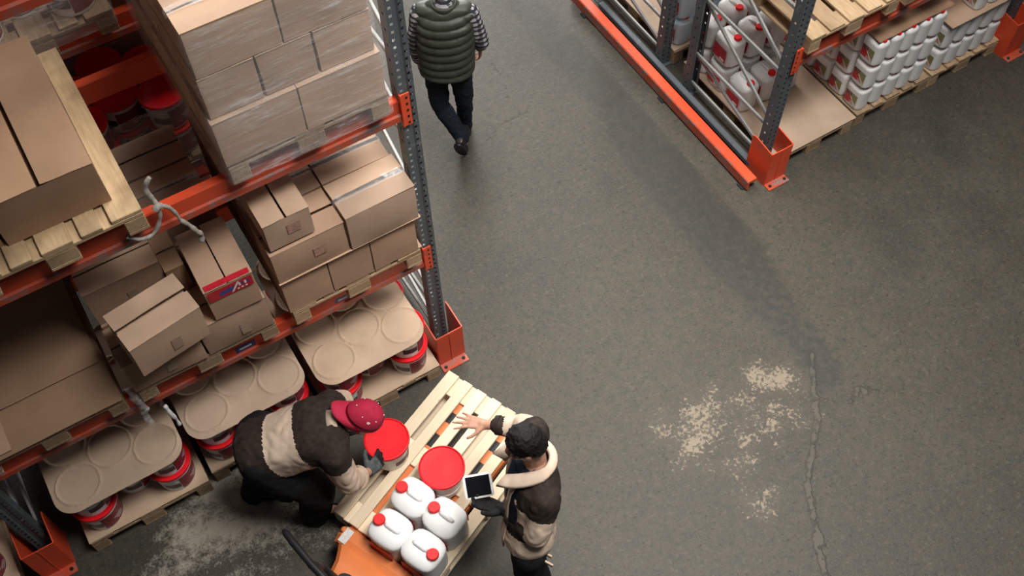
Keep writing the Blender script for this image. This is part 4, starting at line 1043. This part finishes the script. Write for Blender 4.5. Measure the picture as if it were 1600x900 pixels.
# ---------------------------------------------------------------- man bending over the bucket
def man_bending():
    O = V((-1.36, -.56, 0)); T = thing('person', 'man in red cap and cream-and-brown work jacket bending to grip a red-lidded bucket', 'person', O)
    hips = V((-1.425, -.500, .875)); neck = V((-1.000, -.690, 1.105)); fw = V((.9, -.42, 0)).normalized(); left = V((.42, .9, 0)).normalized()
    shL, shR = V((-.985, -.545, 1.045)), V((-1.095, -.835, 1.030))
    elL, elR = V((-.885, -.440, .800)), V((-1.075, -.905, .765)); wrL, wrR = V((-.880, -.520, .545)), V((-.935, -.825, .575))
    hL, hR = V((-1.385, -.405, .87)), V((-1.465, -.580, .87)); kL, kR = V((-1.435, -.375, .47)), V((-1.245, -.725, .475)); aL, aR = V((-1.585, -.335, .095)), V((-1.310, -.665, .095))
    hc = V((-.852, -.765, 1.130)); hf = V((.66, -.50, -.56)); F = head_frame(hf, (.62, -.30, .72))
    down = (neck - hips).cross(left); down = down if down.z < 0 else -down
    # body
    mb = MB(); torso(mb, hips, neck, -left, down, [(-.10, .10, .07, 0), (0, .155, .105, 0), (.30, .140, .095, 0), (.60, .155, .10, 0), (.85, .165, .09, 0), (1.0, .08, .06, 0)])
    for a, b, r0, r1 in ((shL, elL, .046, .040), (elL, wrL, .040, .027), (shR, elR, .046, .040), (elR, wrR, .040, .027), (hL, kL, .080, .055), (kL, aL, .055, .040), (hR, kR, .080, .055), (kR, aR, .055, .040), (neck, shL, .06, .05), (neck, shR, .06, .05)): mb.cap(a, r0, b, r1)
    mb.cap(lerp(neck, hips, .05), .062, hc + F @ V((0, -.02, -.05)), .056)
    mb.cap(aL, .035, aL + V((.12, -.05, -.05)), .03); mb.cap(aR, .035, aR + V((.12, -.05, -.05)), .03)
    add_head(mb, hc, F)
    dR = V((.80, .30, -.12)); nR = (BKC + V((0, 0, .15)) - wrR); tR = V((0, 0, 1)); dL = V((.80, -.28, -.15)); nL = (BKC + V((0, 0, .15)) - wrL)
    dR = V((.86, .40, -.30)).normalized(); dL = V((.80, .10, -.35)).normalized()
    hand(mb, wrR, dR, nR, tR, (.30, .34, .38, .42), .10, thumb=(1.2, .3)); hand(mb, wrL, dL, nL, tR, (.3, .34, .38, .42), .06)
    remesh(mb, 'body', .0065, 'skin', T, O, 3); face_parts(hc, F, T, O)
    # gloves
    for wr, d, n in ((wrR, dR, nR), (wrL, dL, nL)):
        mb = MB(); hand(mb, wr, d, n, tR, (.30, .34, .38, .42), .10 if wr is wrR else .06, grow=.0045, thumb=(1.2, .3) if wr is wrR else (.9, .35)); 
        dd = d
        remesh(mb, 'glove', .0055, ['glove_grey', 'glove_black'], T, O, 2, zone=lambda c, wr=wr, d=dd: 1 if (c - wr).dot(d) > .10 or (c - wr).dot(d) < .0 else 0)
    # trousers
    mb = MB(); torso(mb, hips, neck, -left, down, [(-.24, .11, .10, .02), (-.14, .160, .140, .03), (0, .175, .140, .02), (.12, .16, .12, 0)])
    for a, b, r0, r1 in ((hL, kL, .135, .112), (kL, aL - V((0, 0, .03)), .112, .088), (hR, kR, .135, .116), (kR, aR - V((0, 0, .03)), .116, .095)): mb.cap(a, r0, b, r1)
    mb.cap(hips + V((-.02, 0, -.04)), .15, hips + V((.03, -.02, -.26)), .125); mb.cap(hips + V((.03, -.02, -.26)), .125, V((-1.40, -.55, .34)), .095)
    remesh(mb, 'trousers', .013, 'trousers_black', T, O, 5, disp=wrinkle(.016, 8, .008, 20, 3))
    # jacket: dark hem, cream band, dark yoke; sleeves cream below the elbow seam
    ax = (neck - hips).normalized(); L = (neck - hips).length
    mb = MB(); torso(mb, hips, neck, -left, down, [(-.20, .150, .135, .01), (-.12, .195, .175, .01), (.02, .205, .178, .01), (.25, .190, .160, .02), (.50, .195, .160, .02), (.78, .205, .150, .01), (.94, .150, .100, 0), (1.0, .075, .065, 0)])
    for a, b, r0, r1 in ((shL, elL, .092, .078), (elL, lerp(elL, wrL, .55), .076, .062), (shR, elR, .095, .080), (elR, lerp(elR, wrR, .42), .078, .066), (lerp(neck, shL, .25), shL, .085, .092), (lerp(neck, shR, .25), shR, .085, .095)):
        mb.cap(a, r0, b, r1)
    def z(c):
        t = (c - hips).dot(ax) / L
        dR_ = (c - shR).dot((elR - shR).normalized()); dL_ = (c - shL).dot((elL - shL).normalized())
        lat = (c - neck).dot(left)
        if lat < -.13 and dR_ > .075 and t > .45: return 1
        if lat > .13 and dL_ > .10 and t > .45: return 1
        if t > .62 + .04 * noise.noise(c * 3): return 0
        return 1 if t > .22 + .05 * noise.noise(c * 4) else 0
    remesh(mb, 'jacket', .011, ['jacket_dark', 'jacket_cream'], T, O, 5, zone=z, disp=wrinkle(.011, 7, .010, 16, 1))
    for el, wr, k in ((elL, wrL, .60), (elR, wrR, .46)):
        mb = MB(); p0, p1 = lerp(el, wr, k - .06), lerp(el, wr, k + .05); a = (p1 - p0).normalized(); u = a.orthogonal().normalized(); v = a.cross(u)
        mb.loft([(p0, u * .062, v * .062), (p0, u * .072, v * .072), (p1, u * .070, v * .066), (p1, u * .056, v * .052)], n=2.0); mb.build('cuff', 'jacket_dark' if k > .5 else 'jacket_cream', T, True, O, sharp=50)
    # collar
    mb = MB(); f1 = (hc - neck).normalized(); u = left; v = f1.cross(u).normalized()
    mb.loft([(neck - f1 * .03, u * .088, v * .082), (neck + f1 * .028, u * .080, v * .075), (neck + f1 * .030, u * .070, v * .065), (neck - f1 * .02, u * .070, v * .065)], n=2.0); mb.build('collar', 'jacket_cream', T, True, O)
    # cap worn backwards, bill over the nape
    P = lambda x, y, z_: hc + F @ V((x, y, z_))
    rings = []
    for k in range(9):
        an = PI / 2 * k / 8.3; r = math.cos(an)
        rings.append([P(.095 * r * math.cos(2 * PI * i / 30) * (1 + .012 * math.cos(6 * (2 * PI * i / 30))), -.008 + .115 * r * math.sin(2 * PI * i / 30), .022 + .104 * math.sin(an)) for i in range(30)])
    mb = MB(); mb.rings(rings); mb.rings([[P(.096 * math.cos(2 * PI * i / 30), -.008 + .116 * math.sin(2 * PI * i / 30), zz) for i in range(30)] for zz in (.004, .026)], caps=False)
    crown = mb.build('cap', 'cap_red', T, True, O)
    mb = MB(); pts = []
    for i in range(15):
        a = PI + PI * (i / 14) ; ca, sa = math.cos(a), math.sin(a)
        for k in range(6):
            q = k / 5; pts.append(P(.092 * ca * (1 - .10 * q), (-.006 + .112 * sa - .095 * q * (-sa) ** .6) if sa < 0 else -.006 + .112 * sa, .012 - .018 * q + .022 * (abs(sa)) * q - .028 * abs(ca) * q))
    mb.add(pts, [(i * 6 + k, (i + 1) * 6 + k, (i + 1) * 6 + k + 1, i * 6 + k + 1) for i in range(14) for k in range(5)])
    bl = mb.build('bill', 'cap_red', crown, True, O); md = bl.modifiers.new('t', 'SOLIDIFY'); md.thickness = .004
    mb = MB(); mb.ell(P(0, -.008, .127), (.008, .008, .004), F, 10); mb.build('button', 'cap_red', crown, True, O)
    for i in range(6):
        a = PI / 6 + i * PI / 3; mb = MB(); rr = math.cos(.75); mb.ell(P(.097 * rr * math.cos(a), -.008 + .117 * rr * math.sin(a), .022 + .105 * math.sin(.75)), (.004, .004, .003), F, 8); mb.build('eyelet', 'sticker', crown, True, O)
    # hair edge below the cap
    mb = MB(); mb.ell(P(0, -.030, .0), (.079, .078, .070), F); remesh(mb, 'hair', .008, 'hair_black', T, O, 2)
    shoe('shoe', aL, (.80, -.45, 0), T, O); shoe('shoe', aR, (.90, -.35, 0), T, O)
man_bending()

# ---------------------------------------------------------------- man with the tablet
def man_tablet():
    O = V((-.40, -1.78, 0)); T = thing('person', 'black-haired man in cream-and-brown jacket holding a tablet and reaching out one bare hand', 'person', O)
    hips = V((-.385, -1.755, .90)); neck = V((-.232, -1.600, 1.405)); fw = V((-.90, .42, 0)).normalized(); left = V((-.42, -.90, 0)).normalized()
    shR, shL = V((-.135, -1.435, 1.345)), V((-.285, -1.775, 1.345))
    elR, wrR = V((-.110, -1.275, 1.105)), V((-.275, -1.130, 1.050)); elL, wrL = V((-.385, -1.850, 1.120)), V((-.448, -1.612, 1.040))
    hR, hL = V((-.345, -1.680, .88)), V((-.425, -1.840, .88)); kR, kL = V((-.365, -1.755, .47)), V((-.455, -1.900, .47)); aR, aL = V((-.335, -1.850, .09)), V((-.435, -1.99, .09))
    hc = V((-.275, -1.555, 1.600)); F = head_frame((-.80, .40, -.42), (-.35, .18, .92))
    mb = MB(); torso(mb, hips, neck, -left, fw, [(-.10, .10, .07, 0), (0, .150, .100, 0), (.30, .135, .095, 0), (.60, .150, .10, 0), (.85, .155, .09, 0), (1.0, .07, .06, 0)])
    for a, b, r0, r1 in ((shL, elL, .046, .040), (elL, wrL, .040, .027), (shR, elR, .046, .040), (elR, wrR, .040, .027), (hL, kL, .080, .055), (kL, aL, .055, .040), (hR, kR, .080, .055), (kR, aR, .055, .040), (neck, shL, .06, .05), (neck, shR, .06, .05)): mb.cap(a, r0, b, r1)
    mb.cap(neck - V((0, 0, .06)), .068, hc + F @ V((0, -.02, -.05)), .056)
    for a in (aL, aR): mb.cap(a, .035, a + fw * .12 - V((0, 0, .05)), .03)
    add_head(mb, hc, F)
    dR = V((-.72, .66, .05)).normalized(); nR = V((.0, .10, -1)); tR = V((-.66, -.72, 0))
    hand(mb, wrR, dR, nR, tR, (.10, .08, .12, .16), .20, thumb=(1.05, .3))
    dL = V((-.60, .75, -.06)).normalized(); nL = V((-.2, .3, 1)); tL = V((-.75, -.5, 0))
    tL = V((.8, .6, .1)) * -1
    tabc = V((-.512, -1.447, 1.085))
    hand(mb, wrL, dL, nL, tL, (.35, .4, .45, .5), .06, thumb=(.8, .9))
    remesh(mb, 'body', .0065, 'skin_dark', T, O, 3); face_parts(hc, F, T, O)
    mb = MB(); hand(mb, wrL, dL, nL, tL, (.35, .4, .45, .5), .06, grow=.0045, thumb=(.8, .9)); mb.cap(wrL, .030, lerp(wrL, elL, .3), .042); remesh(mb, 'glove', .0055, 'glove_black', T, O, 2)
    # hair: a close cap of curls
    P = lambda x, y, z_: hc + F @ V((x, y, z_))
    mb = MB(); mb.ell(P(0, -.022, .040), (.086, .096, .094), F); mb.ell(P(0, -.052, -.005), (.078, .066, .082), F)
    remesh(mb, 'hair', .0065, 'hair_black', T, O, 2, disp=lambda p: abs(noise.noise(p * 60)) * .010 + noise.noise(p * 25) * .006)
    # shirt front, trousers, jacket
    mb = MB(); torso(mb, hips, neck, -left, fw, [(.3, .13, .11, .02), (.6, .145, .115, .02), (.85, .13, .105, .02), (.97, .085, .08, .01), (1.0, .07, .06, 0)]); remesh(mb, 'shirt', .012, 'shirt_navy', T, O, 4)
    mb = MB(); torso(mb, hips, neck, -left, fw, [(-.16, .12, .10, 0), (0, .165, .125, 0), (.14, .155, .115, 0)])
    for a, b, r0, r1 in ((hL, kL, .105, .082), (kL, aL, .082, .075), (hR, kR, .105, .082), (kR, aR, .082, .075)): mb.cap(a, r0, b, r1)
    remesh(mb, 'trousers', .012, 'trousers_black', T, O, 5, disp=wrinkle(.012, 9, .006, 22, 7))
    ax = (neck - hips).normalized(); L = (neck - hips).length
    mb = MB(); torso(mb, hips, neck, -left, fw, [(-.06, .165, .125, .0), (.05, .178, .135, -.005), (.30, .172, .130, -.015), (.60, .178, .135, -.01), (.82, .185, .125, -.01), (.93, .120, .095, -.015), (.98, .085, .080, -.015)])
    for a, b, r0, r1 in ((shL, elL, .090, .074), (elL, lerp(elL, wrL, .70), .074, .056), (shR, elR, .088, .072), (elR, lerp(elR, wrR, .66), .072, .054), (lerp(neck, shL, .35), shL, .066, .088), (lerp(neck, shR, .35), shR, .066, .086)): mb.cap(a, r0, b, r1)
    def z(c):
        t = (c - hips).dot(ax) / L; lat = (c - lerp(hips, neck, t)).dot(left); f_ = (c - lerp(hips, neck, t)).dot(fw)
        fL = (c - elL).dot((wrL - elL).normalized()); fR = (c - elR).dot((wrR - elR).normalized())
        if dseg(c, lerp(elL, wrL, .30), wrL) < .085 and dseg(c, shL, elL) > .075: return 0
        if lat < -.12 and fR > .105: return 0
        uL = (c - shL).dot((elL - shL).normalized()); uR = (c - shR).dot((elR - shR).normalized())
        if lat > .10 and uL > .11: return 1
        if lat < -.10 and uR > .075: return 1
        if t > .50 and f_ < .10: return 0
        return 1
    remesh(mb, 'jacket', .010, ['jacket_dark', 'jacket_cream'], T, O, 5, zone=z, disp=wrinkle(.009, 8, .009, 17, 5))
    # open front: placket edges and wide pale collar lying round the neck
    mb = MB(); c0 = neck + V((0, 0, .022)); f_ = fw; r_ = -left
    secs = []
    def arc(a, rad, dz): return c0 + (r_ * math.sin(a) * rad[0] - f_ * math.cos(a) * rad[1]) + V((0, 0, dz))
    pts = []; nA = 22
    for i in range(nA + 1):
        a = -2.55 + 5.1 * i / nA; drop = .10 * max(0, (abs(a) - 1.2) / 1.35) ** 1.3
        fwd_ = f_ * (.10 * max(0, (abs(a) - 1.4) / 1.15))
        g_ = max(0, (abs(a) - .9) / 1.65)
        for (ra, dz) in (((.070, .070), .040), ((.084, .084), .050), ((.112 + .035 * g_, .106 + .03 * g_), .030 + .012 * g_), ((.118 + .042 * g_, .111 + .03 * g_), .018 + .012 * g_)): pts.append(arc(a, ra, dz - drop) + fwd_)
    mb.add(pts, [(i * 4 + k, (i + 1) * 4 + k, (i + 1) * 4 + k + 1, i * 4 + k + 1) for i in range(nA) for k in range(3)])
    o = mb.build('collar', 'jacket_cream', T, True, O); md = o.modifiers.new('t', 'SOLIDIFY'); md.thickness = .006
    mb = MB()
    for s in (-1, 1):
        mb.loft([(lerp(hips, neck, t) + fw * d + left * s * w, left * .026, fw * .008) for t, d, w in ((-.02, .135, .022), (.10, .140, .024), (.35, .128, .026), (.60, .138, .042), (.80, .132, .062), (.93, .112, .078))])
    mb.build('front_facing', 'jacket_cream', T, True, O)
    mb = MB(); mb.loft([(lerp(hips, neck, t) + fw * d, left * w, fw * .006) for t, d, w in ((.45, .128, .010), (.60, .137, .030), (.80, .134, .050), (.97, .108, .062))]); mb.build('shirt_front', 'shirt_navy', T, True, O)
    for el, wr, k, mt in ((elR, wrR, .66, 'jacket_dark'), (elL, wrL, .70, 'jacket_dark')):
        mb = MB(); p0, p1 = lerp(el, wr, k - .06), lerp(el, wr, k + .06); a = (p1 - p0).normalized(); u = a.orthogonal().normalized(); v = a.cross(u)
        mb.loft([(p0, u * .050, v * .050), (p0, u * .058, v * .058), (p1, u * .056, v * .052), (p1, u * .044, v * .040)], n=2.0); mb.build('cuff', mt, T, True, O, sharp=50)
    mb = MB(); hb = lerp(hips, neck, -.02) - left * -.10
    for dy in (0, .05): mb.box(hips + left * (.12 + dy) + fw * -.10 + V((0, 0, -.03)), (.012, .05, .03), rotz(.5), ch=.003)
    mb.build('waist_tab', 'jacket_cream', T, False, O)
    shoe('shoe', aL, fw, T, O); shoe('shoe', aR, fw, T, O)
    # tablet: top edge away from him, tipped towards his face
    X = V((.80, -.60, 0)).normalized(); X = V((.93, -.36, 0)).normalized(); Yv = V((.34, .86, .36)).normalized(); Yv = (Yv - X * Yv.dot(X)).normalized(); Z = X.cross(Yv)
    R3 = Matrix((X, Yv, Z)).transposed()
    t = thing('tablet', 'white-framed tablet with dark screen held in the gloved hand', 'tablet', V((-.505, -1.445, 1.10)), rot=R3.to_euler())
    mb = MB(); mb.loft([(V((0, 0, z_)), V((.080 - c, 0, 0)), V((0, .066 - c, 0))) for z_, c in ((-.0035, .003), (-.002, 0), (.002, 0), (.0035, .002))], seg=48, n=9); mb.build('frame', 'white_plastic', t, True, sharp=40)
    mb = MB(); mb.box((0, 0, .0036), (.132, .110, .0008)); mb.build('screen', 'screen_off', t)
    mb = MB(); mb.lathe([(.0045, .0034), (.0045, .0042)], 16, (.073, 0, 0)); mb.build('home_button', 'sticker', t)
man_tablet()

# ---------------------------------------------------------------- man walking away in a quilted vest
def man_walking():
    O = V((.98, 1.52, 0)); T = thing('person', 'man in dark green quilted vest and plaid shirt walking away up the aisle', 'person', O)
    hips = V((.965, 1.515, .90)); neck = V((1.005, 1.560, 1.425)); fw = V((.53, .85, 0)).normalized(); left = V((-.85, .53, 0)).normalized()
    shL, shR = neck + left * .175 - V((0, 0, .05)), neck - left * .175 - V((0, 0, .05))
    elL, wrL = V((.805, 1.665, 1.10)), V((.845, 1.730, .865)); elR, wrR = V((1.215, 1.440, 1.10)), V((1.275, 1.570, .905))
    hL, hR = hips + left * .09, hips - left * .09; kL, aL = V((.900, 1.565, .50)), V((.990, 1.420, .210)); kR, aR = V((1.085, 1.520, .47)), V((1.125, 1.615, .092))
    hc = V((1.045, 1.625, 1.625)); F = head_frame(fw + V((0, 0, -.2)), (0, 0, 1))
    mb = MB(); torso(mb, hips, neck, -left, fw, [(-.10, .10, .07, 0), (0, .155, .105, 0), (.30, .140, .10, 0), (.60, .155, .11, 0), (.85, .165, .095, 0), (1.0, .07, .06, 0)])
    for a, b, r0, r1 in ((shL, elL, .046, .040), (elL, wrL, .040, .027), (shR, elR, .046, .040), (elR, wrR, .040, .027), (hL, kL, .080, .055), (kL, aL, .055, .040), (hR, kR, .080, .055), (kR, aR, .055, .040), (neck, shL, .06, .05), (neck, shR, .06, .05)): mb.cap(a, r0, b, r1)
    mb.cap(neck - V((0, 0, .05)), .062, hc + F @ V((0, -.02, -.05)), .056); add_head(mb, hc, F)
    mb.cap(aL, .035, aL + V((.03, .03, -.12)), .03); mb.cap(aR, .035, aR + fw * .12 - V((0, 0, .05)), .03)
    hand(mb, wrL, V((.1, .2, -1)), -left * 1.0, fw, (.3, .32, .35, .38), .04); hand(mb, wrR, V((.1, .2, -1)), left * 1.0, fw, (.3, .32, .35, .38), .04)
    remesh(mb, 'body', .0065, 'skin', T, O, 3); face_parts(hc, F, T, O)
    mb = MB(); P = lambda x, y, z_: hc + F @ V((x, y, z_)); mb.ell(P(0, -.022, .038), (.084, .094, .090), F); mb.ell(P(0, -.052, -.005), (.076, .062, .076), F)
    remesh(mb, 'hair', .008, 'hair_black', T, O, 2, disp=lambda p: noise.noise(p * 40) * .006)
    mb = MB()
    for a, b, r0, r1 in ((shL, elL, .070, .062), (elL, lerp(elL, wrL, .88), .062, .046), (shR, elR, .070, .062), (elR, lerp(elR, wrR, .88), .062, .046), (neck - V((0, 0, .02)), neck + V((0, 0, .03)), .078, .074)) : mb.cap(a, r0, b, r1)
    torso(mb, hips, neck, -left, fw, [(.2, .14, .11, 0), (.6, .155, .12, 0), (.9, .14, .10, 0), (1.0, .07, .06, 0)])
    remesh(mb, 'shirt', .010, 'plaid', T, O, 4, disp=wrinkle(.006, 12, .005, 28, 2))
    mb = MB(); torso(mb, hips, neck, -left, fw, [(-.14, .11, .09, 0), (0, .160, .12, 0), (.12, .155, .115, 0)])
    for a, b, r0, r1 in ((hL, kL, .092, .072), (kL, aL, .072, .062), (hR, kR, .092, .068), (kR, aR, .068, .062)): mb.cap(a, r0, b, r1)
    remesh(mb, 'trousers', .011, 'denim', T, O, 5, disp=wrinkle(.010, 10, .007, 24, 4))
    ax = (neck - hips).normalized(); L = (neck - hips).length
    mb = MB(); torso(mb, hips, neck, -left, fw, [(-.06, .150, .125, 0), (0, .195, .158, 0), (.25, .200, .160, 0), (.55, .205, .160, 0), (.80, .205, .140, 0), (.93, .165, .110, 0), (1.0, .095, .088, 0)], )
    mb.cap(lerp(neck, shL, .2) - V((0, 0, .015)), .090, lerp(neck, shL, .80) - V((0, 0, .01)), .080); mb.cap(lerp(neck, shR, .2) - V((0, 0, .015)), .090, lerp(neck, shR, .80) - V((0, 0, .01)), .080)
    def quilt(p):
        t = (p - hips).dot(ax) / L; lat = (p - lerp(hips, neck, t)).dot(left)
        ph = (t * L + .10 - .5 * lat * lat + .06 * lat) / .066; s = abs(math.sin(PI * ph))
        return .017 * (s ** .6) - .008 + noise.noise(p * 14) * .003
    remesh(mb, 'vest', .0085, 'vest_green', T, O, 4, disp=quilt)
    u, v = left, fw
    mb = MB(); mb.loft([(neck + V((0, 0, -.01)), u * .094, v * .088), (neck + V((0, 0, .045)), u * .092, v * .088), (neck + V((0, 0, .060)), u * .082, v * .078), (neck + V((0, 0, .02)), u * .072, v * .068)], n=2.0); mb.build('vest_collar', 'vest_green', T, True, O)
    shoe('shoe', aL, (.30, .30, -1), T, O, L=.25); shoe('shoe', aR, fw, T, O)
man_walking()
for o in list(bpy.data.objects):
    if o.type == 'EMPTY' and o.get('label') == 'x': bpy.data.objects.remove(o)
